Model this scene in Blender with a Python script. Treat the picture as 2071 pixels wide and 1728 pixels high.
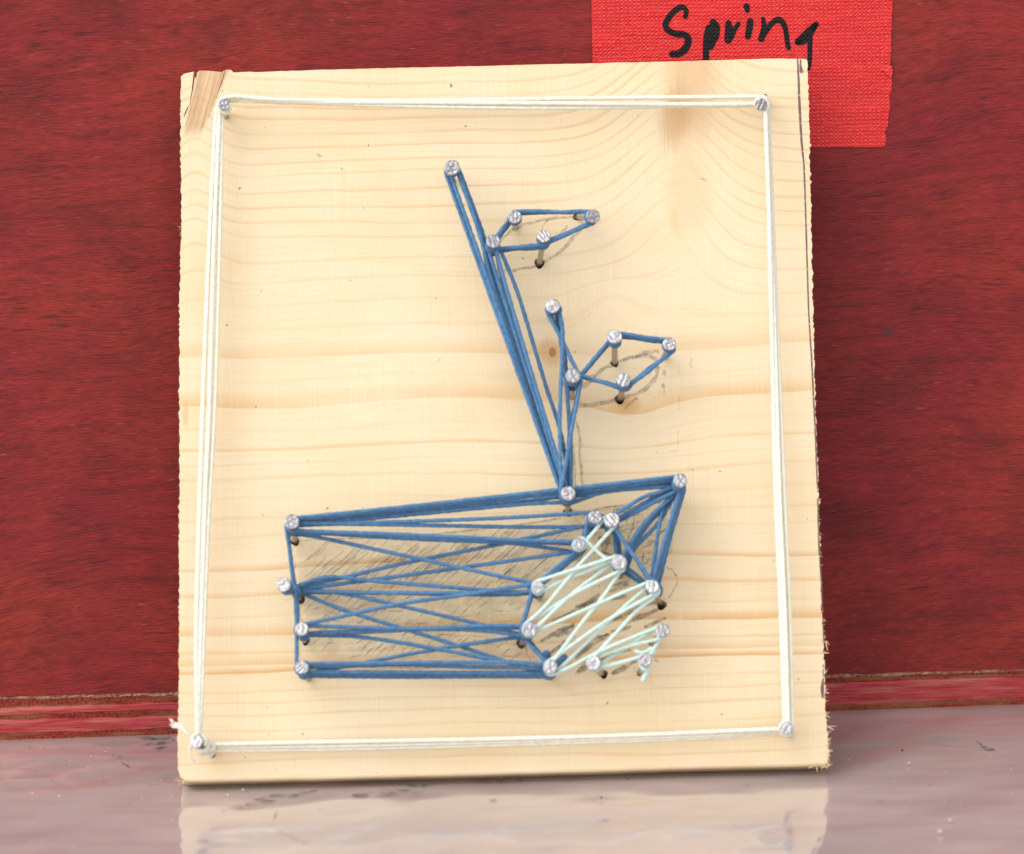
import bpy, bmesh, math, random
import numpy as np
from mathutils import Vector, Matrix, noise as mnoise
from math import sin, cos, radians, degrees, pi, exp

for o in list(bpy.data.objects):
    bpy.data.objects.remove(o, do_unlink=True)
scene = bpy.context.scene
col = scene.collection
rnd = random.Random(7)
V3 = lambda *a: np.array(a, dtype=float)

# ------------------------------------------------------------------ camera
ELEV, ROLL, DIST, PXM = radians(8.0), radians(1.0), 0.9, 7800.0     # PXM: photo pixels per metre at DIST
TARGET = V3(0, 0.018, 0.088)
FWD = V3(0, cos(ELEV), -sin(ELEV)); CAM = TARGET - DIST * FWD
_R = V3(1, 0, 0); _U = np.cross(_R, FWD)
RIGHT = _R * cos(ROLL) - _U * sin(ROLL); UP = _U * cos(ROLL) + _R * sin(ROLL)
FPX = PXM * DIST
cd = bpy.data.cameras.new('camera'); cam = bpy.data.objects.new('camera', cd); col.objects.link(cam)
cd.sensor_fit = 'HORIZONTAL'; cd.sensor_width = 36.0; cd.lens = 36.0 * FPX / 2071.0
cd.clip_start = 0.02; cd.clip_end = 50.0
cam.matrix_world = Matrix(((RIGHT[0], UP[0], -FWD[0], CAM[0]), (RIGHT[1], UP[1], -FWD[1], CAM[1]),
                           (RIGHT[2], UP[2], -FWD[2], CAM[2]), (0, 0, 0, 1)))
cd.dof.use_dof = True; cd.dof.focus_distance = 0.925; cd.dof.aperture_fstop = 12.0
scene.camera = cam

# ------------------------------------------------------------------ light: bright overcast sky, broad soft sun from upper left front
SUN_EL, SUN_AZ = radians(46), radians(-52)      # azimuth measured from -y (camera side) towards +x; negative = left
sdir = Vector((sin(SUN_AZ) * cos(SUN_EL), -cos(SUN_AZ) * cos(SUN_EL), sin(SUN_EL)))   # towards the sun
world = bpy.data.worlds.new('World'); scene.world = world; world.use_nodes = True
wn, wl = world.node_tree.nodes, world.node_tree.links
wn.clear()
sky = wn.new('ShaderNodeTexSky'); sky.sky_type = 'NISHITA'; sky.sun_disc = False
sky.sun_elevation = SUN_EL; sky.sun_rotation = math.atan2(sdir.x, sdir.y)
sky.dust_density = 1.0; sky.air_density = 1.0
hs = wn.new('ShaderNodeHueSaturation'); hs.inputs['Saturation'].default_value = 0.10
bg = wn.new('ShaderNodeBackground'); bg.inputs['Strength'].default_value = 0.15
wo = wn.new('ShaderNodeOutputWorld')
wl.new(sky.outputs[0], hs.inputs['Color']); wl.new(hs.outputs[0], bg.inputs['Color']); wl.new(bg.outputs[0], wo.inputs['Surface'])
sl = bpy.data.lights.new('sun', 'SUN'); sl.energy = 0.55; sl.angle = radians(75); sl.color = (1.0, 0.95, 0.88)
sun = bpy.data.objects.new('sun', sl); col.objects.link(sun)
sun.rotation_euler = sdir.to_track_quat('Z', 'Y').to_euler(); sun.location = (-0.8, -0.9, 1.4)
vs = scene.view_settings
vs.view_transform = 'Standard'; vs.look = 'None'; vs.gamma = 1.0; vs.use_curve_mapping = False; vs.exposure = 0.98
scene.render.engine = 'CYCLES'
cy = scene.cycles; cy.max_bounces = 6; cy.diffuse_bounces = 3; cy.glossy_bounces = 3; cy.transmission_bounces = 2; cy.transparent_max_bounces = 8; cy.caustics_reflective = False

# ------------------------------------------------------------------ photo geometry: pixel -> ray -> plane
def ray(u, v):
    r = FWD * FPX + RIGHT * (u - 1035.5) - UP * (v - 864.0)
    return r / np.linalg.norm(r)
def onz(u, v, z):
    r = ray(u, v); return CAM + r * ((z - CAM[2]) / r[2])

LEAN, TB = radians(19.5), 0.0088                  # pine board lean and thickness
B0 = onz(375, 1582, TB * sin(LEAN)); _b1 = onz(1672, 1549, TB * sin(LEAN))
BX = (_b1 - B0) / np.linalg.norm(_b1 - B0)
_bk = V3(-BX[1], BX[0], 0)
BY = _bk * sin(LEAN) + V3(0, 0, 1) * cos(LEAN); BN = np.cross(BX, BY)
BM = Matrix(((BX[0], BY[0], BN[0], B0[0]), (BX[1], BY[1], BN[1], B0[1]), (BX[2], BY[2], BN[2], B0[2]), (0, 0, 0, 1)))
def P(u, v, h=0.0):
    "photo pixel -> board coordinates (x along the board, y up it, z=h out of its face)"
    r = ray(u, v); q = B0 + BN * h
    p = CAM + r * (np.dot(q - CAM, BN) / np.dot(r, BN))
    return Vector((np.dot(p - B0, BX), np.dot(p - B0, BY), h))

# red plywood panel: back bottom corner on the table, face TP in front, leaning until the pine board touches it
TP = 0.0055
A0 = onz(180, 1491, 0.0); A1 = onz(2000, 1427, 0.0)
RX = (A1 - A0); RX /= np.linalg.norm(RX)
_rb = V3(-RX[1], RX[0], 0)
tl = B0 + BX * P(366, 150)[0] + BY * P(366, 150)[1] - BN * TB
tr = B0 + BX * P(1632, 118)[0] + BY * P(1632, 118)[1] - BN * TB
best = None
for i in range(2000):
    phi = radians(i * 0.01)
    RY = _rb * sin(phi) + V3(0, 0, 1) * cos(phi); RN = np.cross(RX, RY)
    g = min(np.dot(q - (A0 + RN * TP), RN) for q in (tl, tr))
    if g > 0.0003:
        break
RO = A0 + RN * TP
print('panel lean', degrees(phi), 'gap', g)
RM = Matrix(((RX[0], RY[0], RN[0], RO[0]), (RX[1], RY[1], RN[1], RO[1]), (RX[2], RY[2], RN[2], RO[2]), (0, 0, 0, 1)))
def PR(u, v, h=0.0):
    r = ray(u, v); q = RO + RN * h
    p = CAM + r * (np.dot(q - CAM, RN) / np.dot(r, RN))
    return Vector((np.dot(p - RO, RX), np.dot(p - RO, RY), h))

# ------------------------------------------------------------------ helpers
def mesh(name, verts, faces, smooth=False):
    m = bpy.data.meshes.new(name); m.from_pydata([tuple(v) for v in verts], [], [tuple(f) for f in faces]); m.update()
    if smooth:
        m.polygons.foreach_set('use_smooth', [True] * len(m.polygons))
    return m
def obj(name, me, mat, parent=None, matrix=None):
    o = bpy.data.objects.new(name, me); col.objects.link(o)
    if mat and me is not None and not me.materials:
        me.materials.append(mat)
    if parent is not None:
        o.parent = parent
    if matrix is not None:
        o.matrix_world = matrix if parent is None else o.matrix_world
        if parent is not None: o.matrix_local = matrix
    return o
def empty(name, label, cat, matrix, group=None):
    o = bpy.data.objects.new(name, None); col.objects.link(o); o.empty_display_size = 0.01
    o.matrix_world = matrix; o['label'] = label; o['category'] = cat
    if group: o['group'] = group
    return o

class NT:
    "small node-tree writer"
    def __init__(s, name):
        s.m = bpy.data.materials.new(name); s.m.use_nodes = True
        s.t = s.m.node_tree; s.t.nodes.clear()
        s.out = s.t.nodes.new('ShaderNodeOutputMaterial')
    def link(s, a, sock):
        if isinstance(a, bpy.types.NodeSocket): s.t.links.new(a, sock)
        elif isinstance(a, (tuple, list)) and len(a) == 3 and sock.type == 'RGBA': sock.default_value = (*a, 1)
        else: sock.default_value = a
    def math(s, op, a, b=0.0, c=None, clamp=False):
        n = s.t.nodes.new('ShaderNodeMath'); n.operation = op; n.use_clamp = clamp
        s.link(a, n.inputs[0]); s.link(b, n.inputs[1])
        if c is not None: s.link(c, n.inputs[2])
        return n.outputs[0]
    def obj_xyz(s):
        tc = s.t.nodes.new('ShaderNodeTexCoord'); sp = s.t.nodes.new('ShaderNodeSeparateXYZ')
        s.t.links.new(tc.outputs['Object'], sp.inputs[0])
        return sp.outputs[0], sp.outputs[1], sp.outputs[2]
    def xyz(s, x, y, z=0.0):
        n = s.t.nodes.new('ShaderNodeCombineXYZ')
        for a, i in ((x, 0), (y, 1), (z, 2)): s.link(a, n.inputs[i])
        return n.outputs[0]
    def noise(s, vec, scale=1.0, detail=2.0, rough=0.5, dist=0.0):
        n = s.t.nodes.new('ShaderNodeTexNoise'); s.link(vec, n.inputs['Vector'])
        n.inputs['Scale'].default_value = scale; n.inputs['Detail'].default_value = detail
        n.inputs['Roughness'].default_value = rough; n.inputs['Distortion'].default_value = dist
        return n.outputs[0]
    def ramp(s, f, stops, interp='LINEAR'):
        n = s.t.nodes.new('ShaderNodeValToRGB'); s.link(f, n.inputs[0]); cr = n.color_ramp; cr.interpolation = interp
        while len(cr.elements) < len(stops): cr.elements.new(0.5)
        for e, (p, c) in zip(cr.elements, sorted(stops, key=lambda q: q[0])):
            e.position = p; e.color = (c, c, c, 1) if not isinstance(c, (tuple, list)) else (*c, 1)
        return n.outputs[0]
    def mix(s, f, a, b, mode='MIX'):
        n = s.t.nodes.new('ShaderNodeMix'); n.data_type = 'RGBA'; n.blend_type = mode; n.clamp_result = False
        s.link(f, n.inputs[0]); s.link(a, n.inputs[6]); s.link(b, n.inputs[7])
        return n.outputs[2]
    def sstep(s, x, lo, hi):
        n = s.t.nodes.new('ShaderNodeMapRange'); n.interpolation_type = 'SMOOTHSTEP'
        s.link(x, n.inputs[0]); n.inputs[1].default_value = lo; n.inputs[2].default_value = hi
        return n.outputs[0]
    def gauss(s, x, y, cx, cy, sx, sy, rot=0.0):
        dx = s.math('SUBTRACT', x, cx); dy = s.math('SUBTRACT', y, cy)
        if rot:
            c, n_ = cos(rot), sin(rot)
            dx, dy = (s.math('ADD', s.math('MULTIPLY', dx, c), s.math('MULTIPLY', dy, n_)),
                      s.math('SUBTRACT', s.math('MULTIPLY', dy, c), s.math('MULTIPLY', dx, n_)))
        a = s.math('POWER', s.math('DIVIDE', s.math('ABSOLUTE', dx), sx), 2.0)
        b = s.math('POWER', s.math('DIVIDE', s.math('ABSOLUTE', dy), sy), 2.0)
        return s.math('EXPONENT', s.math('MULTIPLY', s.math('ADD', a, b), -1.0))
    def bump(s, h, dist, strength=1.0, normal=None):
        n = s.t.nodes.new('ShaderNodeBump'); s.link(h, n.inputs['Height'])
        n.inputs['Distance'].default_value = dist; n.inputs['Strength'].default_value = strength
        if normal is not None: s.link(normal, n.inputs['Normal'])
        return n.outputs[0]
    def bsdf(s, color, rough=0.6, metal=0.0, spec=0.5, normal=None, ior=1.5, **kw):
        n = s.t.nodes.new('ShaderNodeBsdfPrincipled')
        s.link(color, n.inputs['Base Color']); s.link(rough, n.inputs['Roughness']); s.link(metal, n.inputs['Metallic'])
        n.inputs['Specular IOR Level'].default_value = spec; n.inputs['IOR'].default_value = ior
        if normal is not None: s.link(normal, n.inputs['Normal'])
        for k, v in kw.items(): s.link(v, n.inputs[k.replace('_', ' ')])
        return n.outputs[0]
    def done(s, sh):
        s.t.links.new(sh, s.out.inputs['Surface']); return s.m
    def done_alpha(s, sh, alpha):
        tr = s.t.nodes.new('ShaderNodeBsdfTransparent'); mx = s.t.nodes.new('ShaderNodeMixShader')
        s.link(alpha, mx.inputs[0]); s.t.links.new(tr.outputs[0], mx.inputs[1]); s.t.links.new(sh, mx.inputs[2])
        return s.done(mx.outputs[0])

# ------------------------------------------------------------------ materials
def mat_pine(end=False):
    t = NT('pine_wood'); x, y, z = t.obj_xyz()
    x = t.math('MULTIPLY', x, 1000.0); y = t.math('MULTIPLY', y, 1000.0); zz = t.math('MULTIPLY', z, 1000.0)
    mm = lambda u, v: tuple(c * 1000 for c in P(u, v)[:2])
    # grain field v: straight along x, pulled up towards the branch streak, wandering a little
    w1 = t.math('MULTIPLY', t.math('SUBTRACT', t.noise(t.xyz(t.math('MULTIPLY', x, 0.012), t.math('MULTIPLY', y, 0.03), t.math('MULTIPLY', zz, 0.01)), 1.0, 1.0), 0.5), 7.0)
    sx0 = mm(1385, 300)[0]
    side = t.sstep(x, sx0 - 3, sx0 + 3)
    wl_ = t.math('EXPONENT', t.math('MULTIPLY', t.math('POWER', t.math('DIVIDE', t.math('ABSOLUTE', t.math('SUBTRACT', x, sx0)), 17.0), 2.0), -1.0))
    wr_ = t.math('EXPONENT', t.math('MULTIPLY', t.math('POWER', t.math('DIVIDE', t.math('ABSOLUTE', t.math('SUBTRACT', x, sx0)), 11.0), 1.6), -1.0))
    wv = t.math('ADD', t.math('MULTIPLY', wl_, t.math('SUBTRACT', 1.0, side)), t.math('MULTIPLY', wr_, side))
    gy = t.sstep(y, 112.0, 150.0)
    peak = t.math('MULTIPLY', t.math('MULTIPLY', wv, gy), 17.0)
    kx, ky = mm(1113, 715)
    k1 = t.math('MULTIPLY', t.gauss(x, y, kx + 16, ky + 14, 9, 7), 6.0)
    k2 = t.math('MULTIPLY', t.gauss(x, y, *mm(1275, 850), 14, 8), -5.0)
    lk = t.math('MULTIPLY', t.math('MULTIPLY', t.gauss(x, y, 4, 165, 7, 40), 1.0), -7.0)
    slope = t.math('MULTIPLY', x, 0.006)
    rip = t.math('MULTIPLY', t.math('SUBTRACT', t.noise(t.xyz(t.math('MULTIPLY', x, 0.06), t.math('MULTIPLY', y, 0.35), 3.0), 1.0, 3.0), 0.5), 1.1)
    v = y
    for w, s_ in ((w1, 1), (peak, -1), (k1, -1), (k2, -1), (lk, 1), (slope, -1), (rip, 1)):
        v = t.math('ADD', v, w) if s_ > 0 else t.math('SUBTRACT', v, w)
    # annual rings read off the photo, one soft row painting the top cord's shadow: (row of the sharp late-wood edge, soft width, strength)
    rings = [(136, 16, .35), (168, 7, .5), (196, 5, .3), (224, 7, .55), (245, 9, .55), (274, 7, .5), (301, 7, .55), (332, 6, .45), (356, 5, .4), (391, 6, .5),
             (424, 7, .55), (455, 6, .45), (484, 5, .4), (532, 6, .4), (572, 6, .38), (620, 8, .25), (668, 10, .2), (724, 34, .42), (770, 8, .15), (818, 32, .62),
             (868, 8, .15), (908, 9, .55), (940, 6, .2), (970, 8, .5), (1012, 7, .2), (1052, 7, .35), (1086, 6, .25), (1147, 12, .95), (1199, 10, .6), (1243, 10, .25),
             (1281, 24, .95), (1317, 7, .5), (1340, 20, .55), (1357, 12, 1.0), (1397, 6, .35), (1420, 4, .4), (1447, 6, .45), (1480, 6, .4), (1518, 5, .25), (1545, 6, .45)]
    rr = []
    for (pv, pw, st) in rings:
        e = mm(640, pv)[1]; rr.append((e, pw / 7.6, st))
    rr.sort()
    lines = None
    for i in range(0, len(rr), 8):
        ch = rr[i:i + 8]; lo, hi = ch[0][0] - 1.5, ch[-1][0] + ch[-1][1] + 1.5
        f = t.math('DIVIDE', t.math('SUBTRACT', v, lo), hi - lo, clamp=True)
        st = [(0.0, 0.0)]
        for e, w, s_ in ch:
            st += [((e - 0.25 - lo) / (hi - lo), 0.0), ((e - lo) / (hi - lo), s_), ((e + w - lo) / (hi - lo), 0.0)]
        st.sort(key=lambda q: q[0])
        r = t.ramp(f, st)
        lines = r if lines is None else t.math('MAXIMUM', lines, r)
    # rings fade in and out along their length
    fade = t.sstep(t.noise(t.xyz(t.math('MULTIPLY', x, 0.03), t.math('MULTIPLY', y, 0.12), 9.0), 1.0, 2.0), 0.25, 0.62)
    lines = t.math('MULTIPLY', lines, t.math('ADD', 0.45, t.math('MULTIPLY', fade, 0.65)))
    hole = t.math('MULTIPLY', t.math('EXPONENT', t.math('MULTIPLY', t.math('POWER', t.math('DIVIDE', t.math('ABSOLUTE', t.math('SUBTRACT', x, sx0 - 1)), 6.5), 4.0), -1.0)), t.sstep(y, 112.0, 140.0))
    lines = t.math('MULTIPLY', lines, t.math('SUBTRACT', 1.0, t.math('MULTIPLY', hole, 0.85)))
    # fine secondary grain
    fine = t.noise(t.xyz(t.math('MULTIPLY', x, 0.05), t.math('MULTIPLY', v, 1.6), zz), 1.0, 4.0, 0.6)
    blotch = t.noise(t.xyz(t.math('MULTIPLY', x, 0.03), t.math('MULTIPLY', y, 0.05), 1.0), 1.0, 2.0)
    sawn = t.noise(t.xyz(t.math('MULTIPLY', x, 2.2), t.math('MULTIPLY', y, 0.035), 5.0), 1.0, 3.0, 0.65)
    fleck = t.noise(t.xyz(t.math('MULTIPLY', x, 1.4), t.math('MULTIPLY', y, 1.2), 5.0), 1.0, 3.0, 0.6)
    c = t.mix(t.sstep(blotch, 0.3, 0.7), (0.765, 0.632, 0.432), (0.750, 0.596, 0.378))
    c = t.mix(t.math('MULTIPLY', t.sstep(fine, 0.45, 0.8), 0.35), c, (0.66, 0.43, 0.20))
    c = t.mix(t.math('MULTIPLY', lines, 0.95, clamp=True), c, (0.63, 0.36, 0.135))
    # saw marks across the grain: pale and dull vertical scratches
    c = t.mix(t.math('MULTIPLY', t.sstep(sawn, 0.55, 0.72), 0.32), c, (0.84, 0.70, 0.48))
    c = t.mix(t.math('MULTIPLY', t.sstep(sawn, 0.45, 0.30), 0.20), c, (0.60, 0.43, 0.24))
    c = t.mix(t.math('MULTIPLY', t.sstep(fleck, 0.62, 0.8), 0.16), c, (0.52, 0.34, 0.18))
    # branch streak at the top, second one in the corner, small knots
    scr = t.math('MULTIPLY', t.math('SUBTRACT', sawn, 0.5), 1.6)
    def stain(cx, cy, sx_, sy_, rot, colr, amt, sharp=(0.32, 0.62)):
        nonlocal c
        px, py = mm(cx, cy)
        g = t.math('ADD', t.gauss(x, y, px, py, sx_ / 7.7, sy_ / 7.7, rot), t.math('MULTIPLY', scr, 0.38))
        g = t.math('ADD', g, t.math('MULTIPLY', t.math('SUBTRACT', t.noise(t.xyz(t.math('MULTIPLY', x, 0.35), t.math('MULTIPLY', y, 0.2), cx), 1.0, 3.0), 0.5), 0.30))
        c = t.mix(t.math('MULTIPLY', t.sstep(g, *sharp), amt), c, colr)
    stain(1398, 165, 62, 150, radians(-6), (0.58, 0.35, 0.175), 0.60, (0.15, 0.9))
    stain(1366, 235, 40, 90, radians(-12), (0.50, 0.29, 0.135), 0.62, (0.25, 1.0))
    stain(1395, 390, 60, 110, radians(6), (0.66, 0.40, 0.19), 0.32, (0.3, 0.9))
    stain(1365, 450, 16, 40, radians(12), (0.68, 0.43, 0.19), 0.35, (0.2, 1.0))
    def below(u0, v0, u1, v1, soft=0.35):
        "1 on the right of the photo line p0->p1 going down"
        (x0, y0), (x1, y1) = mm(u0, v0), mm(u1, v1); dx, dy = x1 - x0, y1 - y0; L_ = math.hypot(dx, dy)
        d_ = t.math('DIVIDE', t.math('SUBTRACT', t.math('MULTIPLY', t.math('SUBTRACT', y, y0), dx), t.math('MULTIPLY', t.math('SUBTRACT', x, x0), dy)), L_)
        return t.sstep(t.math('ADD', d_, t.math('MULTIPLY', t.math('SUBTRACT', fleck, 0.5), 0.9)), -soft, soft)
    wed = t.math('MULTIPLY', below(398, 140, 374, 262), t.math('SUBTRACT', 1.0, below(464, 140, 398, 292, 0.6)))
    wed = t.math('MULTIPLY', wed, t.sstep(y, mm(0, 292)[1], mm(0, 262)[1]))
    streak = t.noise(t.xyz(t.math('ADD', t.math('MULTIPLY', x, 0.9), t.math('MULTIPLY', y, -0.25)), t.math('MULTIPLY', y, 0.04), 2.0), 1.0, 3.0, 0.6)
    c = t.mix(t.math('MULTIPLY', wed, 0.8), c, t.mix(t.sstep(streak, 0.25, 0.75), (0.34, 0.18, 0.085), (0.68, 0.45, 0.25)))
    stain(1113, 714, 32, 34, 0, (0.60, 0.31, 0.13), 0.70, (0.25, 0.85))
    stain(1117, 713, 8, 11, 0, (0.36, 0.13, 0.06), 0.8, (0.3, 0.6))
    stain(1265, 818, 34, 26, 0, (0.64, 0.33, 0.11), 0.65, (0.25, 0.9))
    stain(1105, 770, 160, 40, 0, (0.70, 0.46, 0.22), 0.30, (0.2, 0.9))
    stain(375, 838, 8, 30, 0, (0.62, 0.37, 0.15), 0.5, (0.25, 0.9))
    # dirt specks
    sp = t.noise(t.xyz(x, y, zz), 0.55, 1.0)
    c = t.mix(t.math('MULTIPLY', t.sstep(sp, 0.775, 0.80), 0.75), c, (0.16, 0.14, 0.10))
    # end-grain sides and underside are rougher and browner
    h = t.noise(t.xyz(t.math('MULTIPLY', x, 1.3), t.math('MULTIPLY', y, 0.25), 5.0), 1.0, 2.0, 0.65)
    return t.done(t.bsdf(c, 0.62, spec=0.25, normal=t.bump(h, 0.00012, 0.6)))

def mat_red():
    t = NT('red_stained_veneer'); x, y, z = t.obj_xyz()
    x = t.math('MULTIPLY', x, 1000.0); y = t.math('MULTIPLY', y, 1000.0)
    S = lambda a, k: t.math('MULTIPLY', a, k)
    wav = S(t.math('SUBTRACT', t.noise(t.xyz(S(x, 0.011), S(y, 0.014), 2.0), 1.0, 2.0), 0.5), 20.0)
    wv2 = S(t.math('SUBTRACT', t.noise(t.xyz(S(x, 0.07), S(y, 0.09), 8.0), 1.0, 3.0), 0.5), 1.5)
    v = t.math('ADD', t.math('ADD', y, S(x, -0.05)), t.math('ADD', wav, wv2))
    mot = t.noise(t.xyz(S(x, 0.045), S(y, 0.06), 40.0), 1.0, 4.0, 0.6)
    mo2 = t.noise(t.xyz(S(x, 0.016), S(y, 0.022), 50.0), 1.0, 3.0, 0.55)
    med = t.noise(t.xyz(S(x, 0.045), S(v, 0.42), 1.0), 1.0, 5.0, 0.7)
    fib = t.noise(t.xyz(S(x, 0.26), S(v, 3.4), 6.0), 1.0, 2.0, 0.7)
    por = t.noise(t.xyz(S(x, 0.09), S(v, 1.6), 12.0), 1.0, 3.0, 0.55)
    pale = t.noise(t.xyz(S(x, 0.22), S(v, 2.6), 21.0), 1.0, 2.0, 0.5)
    clus = t.noise(t.xyz(S(x, 0.035), S(y, 0.05), 30.0), 1.0, 3.0)
    c = t.mix(t.sstep(mo2, 0.34, 0.66), (0.255, 0.015, 0.020), (0.295, 0.028, 0.016))
    c = t.mix(S(t.sstep(mot, 0.44, 0.72), 0.70), c, (0.150, 0.017, 0.013))
    c = t.mix(S(t.sstep(mot, 0.44, 0.26), 0.45), c, (0.360, 0.025, 0.026))
    c = t.mix(S(t.sstep(med, 0.46, 0.72), 0.70), c, (0.105, 0.009, 0.010))
    c = t.mix(S(t.sstep(med, 0.46, 0.28), 0.40), c, (0.430, 0.036, 0.034))
    c = t.mix(S(t.sstep(fib, 0.48, 0.66), 0.62), c, (0.085, 0.009, 0.009))
    c = t.mix(S(t.sstep(fib, 0.46, 0.28), 0.40), c, (0.450, 0.050, 0.040))
    pc = t.sstep(clus, 0.40, 0.64)
    c = t.mix(S(t.math('MULTIPLY', t.sstep(por, 0.56, 0.65), pc), 0.72), c, (0.048, 0.007, 0.008))
    c = t.mix(S(t.math('MULTIPLY', t.sstep(pale, 0.66, 0.78), t.math('SUBTRACT', 1.1, pc)), 0.45), c, (0.62, 0.24, 0.20))
    c = t.mix(1.0, c, t.mix(t.sstep(mo2, 0.35, 0.65), (0.84, 0.80, 0.84), (0.92, 0.86, 0.88)), 'MULTIPLY')
    spot = PR(1795, 672)
    c = t.mix(S(t.gauss(x, y, spot[0] * 1000, spot[1] * 1000, 1.4, 1.0), 0.7), c, (0.03, 0.03, 0.035))
    return t.done(t.bsdf(c, t.math('ADD', 0.45, S(mot, 0.25)), spec=0.25, normal=t.bump(fib, 0.00018, 0.7)))

def mat_ply(name, c1, c2, c3, sc=(0.5, 2.5), rough=0.85):
    t = NT(name); x, y, z = t.obj_xyz()
    x = t.math('MULTIPLY', x, 1000.0); y = t.math('MULTIPLY', y, 1000.0); z = t.math('MULTIPLY', z, 1000.0)
    a = t.noise(t.xyz(t.math('MULTIPLY', x, sc[0]), t.math('MULTIPLY', y, sc[1]), t.math('MULTIPLY', z, sc[1])), 1.0, 4.0, 0.65)
    b = t.noise(t.xyz(t.math('MULTIPLY', x, 0.06), t.math('MULTIPLY', y, 0.4), z), 1.0, 2.0)
    c = t.mix(t.sstep(a, 0.35, 0.65), c1, c2)
    c = t.mix(t.math('MULTIPLY', t.sstep(b, 0.45, 0.7), 0.7), c, c3)
    return t.done(t.bsdf(c, rough, spec=0.2, normal=t.bump(a, 0.0005, 0.9)))

def weave(t, x, y):
    "woven cloth of duct tape: returns height 0..1"
    jx = t.math('ADD', x, t.math('MULTIPLY', t.math('SUBTRACT', t.noise(t.xyz(x, y, 0), 0.5, 2.0), 0.5), 0.9))
    jy = t.math('ADD', y, t.math('MULTIPLY', t.math('SUBTRACT', t.noise(t.xyz(x, y, 7), 0.5, 2.0), 0.5), 0.9))
    k = 2 * pi / 1.18; k2 = 2 * pi / 1.0
    a = t.math('SINE', t.math('MULTIPLY', jx, k)); b = t.math('SINE', t.math('MULTIPLY', jy, k2))
    return t.math('ADD', 0.5, t.math('ADD', t.math('MULTIPLY', t.math('MULTIPLY', a, b), 0.32), t.math('MULTIPLY', b, 0.18)))

def mat_tape(ink=False):
    t = NT('marker_ink' if ink else 'red_cloth_tape'); x, y, z = t.obj_xyz()
    x = t.math('MULTIPLY', x, 1000.0); y = t.math('MULTIPLY', y, 1000.0)
    w = weave(t, x, y)
    big = t.noise(t.xyz(t.math('MULTIPLY', x, 0.05), t.math('MULTIPLY', y, 0.25), 3), 1.0, 3.0)
    n = t.noise(t.xyz(x, y, 3), 0.7, 3.0, 0.6)
    amt = t.sstep(t.math('ADD', w, t.math('MULTIPLY', t.math('SUBTRACT', n, 0.5), 0.7)), 0.52, 0.80)
    if ink:
        c = t.mix(t.math('MULTIPLY', amt, 0.16), (0.003, 0.003, 0.004), (0.14, 0.09, 0.07)); r = 0.5
    else:
        c = t.mix(t.sstep(big, 0.3, 0.7), (0.56, 0.004, 0.007), (0.65, 0.008, 0.009))
        c = t.mix(t.math('MULTIPLY', amt, 0.65), c, (0.84, 0.11, 0.095)); r = 0.38  # sheen on the raised weave, put into the colour as paler red
    nb = t.bump(big, 0.0012, 0.5)
    return t.done(t.bsdf(c, r, spec=0.22 if ink else 0.4, normal=t.bump(w, 0.00028, 0.9, nb)))

def mat_table():
    t = NT('glossy_vinyl_table'); x, y, z = t.obj_xyz()
    x = t.math('MULTIPLY', x, 1000.0); y = t.math('MULTIPLY', y, 1000.0)
    a = t.noise(t.xyz(t.math('MULTIPLY', x, 0.020), t.math('MULTIPLY', y, 0.035), 1.0), 1.0, 2.0, 0.5)
    b = t.noise(t.xyz(t.math('MULTIPLY', t.math('ADD', x, t.math('MULTIPLY', y, -0.45)), 0.062), t.math('MULTIPLY', y, 0.03), 5.0), 1.0, 0.0)
    st = t.noise(t.xyz(t.math('ADD', t.math('MULTIPLY', x, 0.02), t.math('MULTIPLY', y, -0.05)), t.math('MULTIPLY', y, 0.08), 5.0), 1.0, 3.0)
    c = t.mix(t.sstep(a, 0.3, 0.7), (0.43, 0.36, 0.355), (0.53, 0.435, 0.41))
    c = t.mix(t.math('MULTIPLY', t.sstep(st, 0.5, 0.75), 0.45), c, (0.42, 0.255, 0.24))
    d = t.noise(t.xyz(x, y, 2.0), 0.35, 2.0)
    c = t.mix(t.math('MULTIPLY', t.sstep(d, 0.74, 0.79), 0.6), c, (0.16, 0.10, 0.08))
    sm = t.noise(t.xyz(x, y, 14.0), 0.16, 3.0)
    c = t.mix(t.math('MULTIPLY', t.sstep(sm, 0.66, 0.76), 0.30), c, (0.30, 0.16, 0.15))
    fog = t.noise(t.xyz(x, y, 20.0), 0.05, 3.0)
    r = t.math('ADD', 0.045, t.math('MULTIPLY', t.sstep(fog, 0.4, 0.8), 0.10))
    hgt = t.math('ADD', t.math('MULTIPLY', a, 1.0), t.math('MULTIPLY', b, 0.95))
    return t.done(t.bsdf(c, r, spec=1.0, normal=t.bump(hgt, 0.0011, 1.0), ior=1.65))

def mat_thread(name, c1, c2, rough=0.75):
    t = NT(name); x, y, z = t.obj_xyz()
    n = t.noise(t.xyz(x, y, z), 900.0, 3.0, 0.6); m = t.noise(t.xyz(x, y, z), 60.0, 2.0)
    c = t.mix(t.sstep(n, 0.3, 0.7), c1, c2)
    c = t.mix(t.math('MULTIPLY', t.sstep(m, 0.3, 0.8), 0.25), c, c2)
    return t.done(t.bsdf(c, 0.9, spec=0.10, normal=t.bump(n, 0.0004, 0.7), Sheen_Weight=0.25, Sheen_Roughness=0.5))

def mat_metal(name, c, rough, metal=0.95, bump=0.00008):
    t = NT(name); x, y, z = t.obj_xyz()
    n = t.noise(t.xyz(x, y, z), 1500.0, 3.0, 0.6)
    cc = t.mix(t.sstep(n, 0.35, 0.75), c, tuple(q * 0.72 for q in c))
    return t.done(t.bsdf(cc, t.math('ADD', rough, t.math('MULTIPLY', n, 0.12)), metal, normal=t.bump(n, bump, 0.6)))

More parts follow.
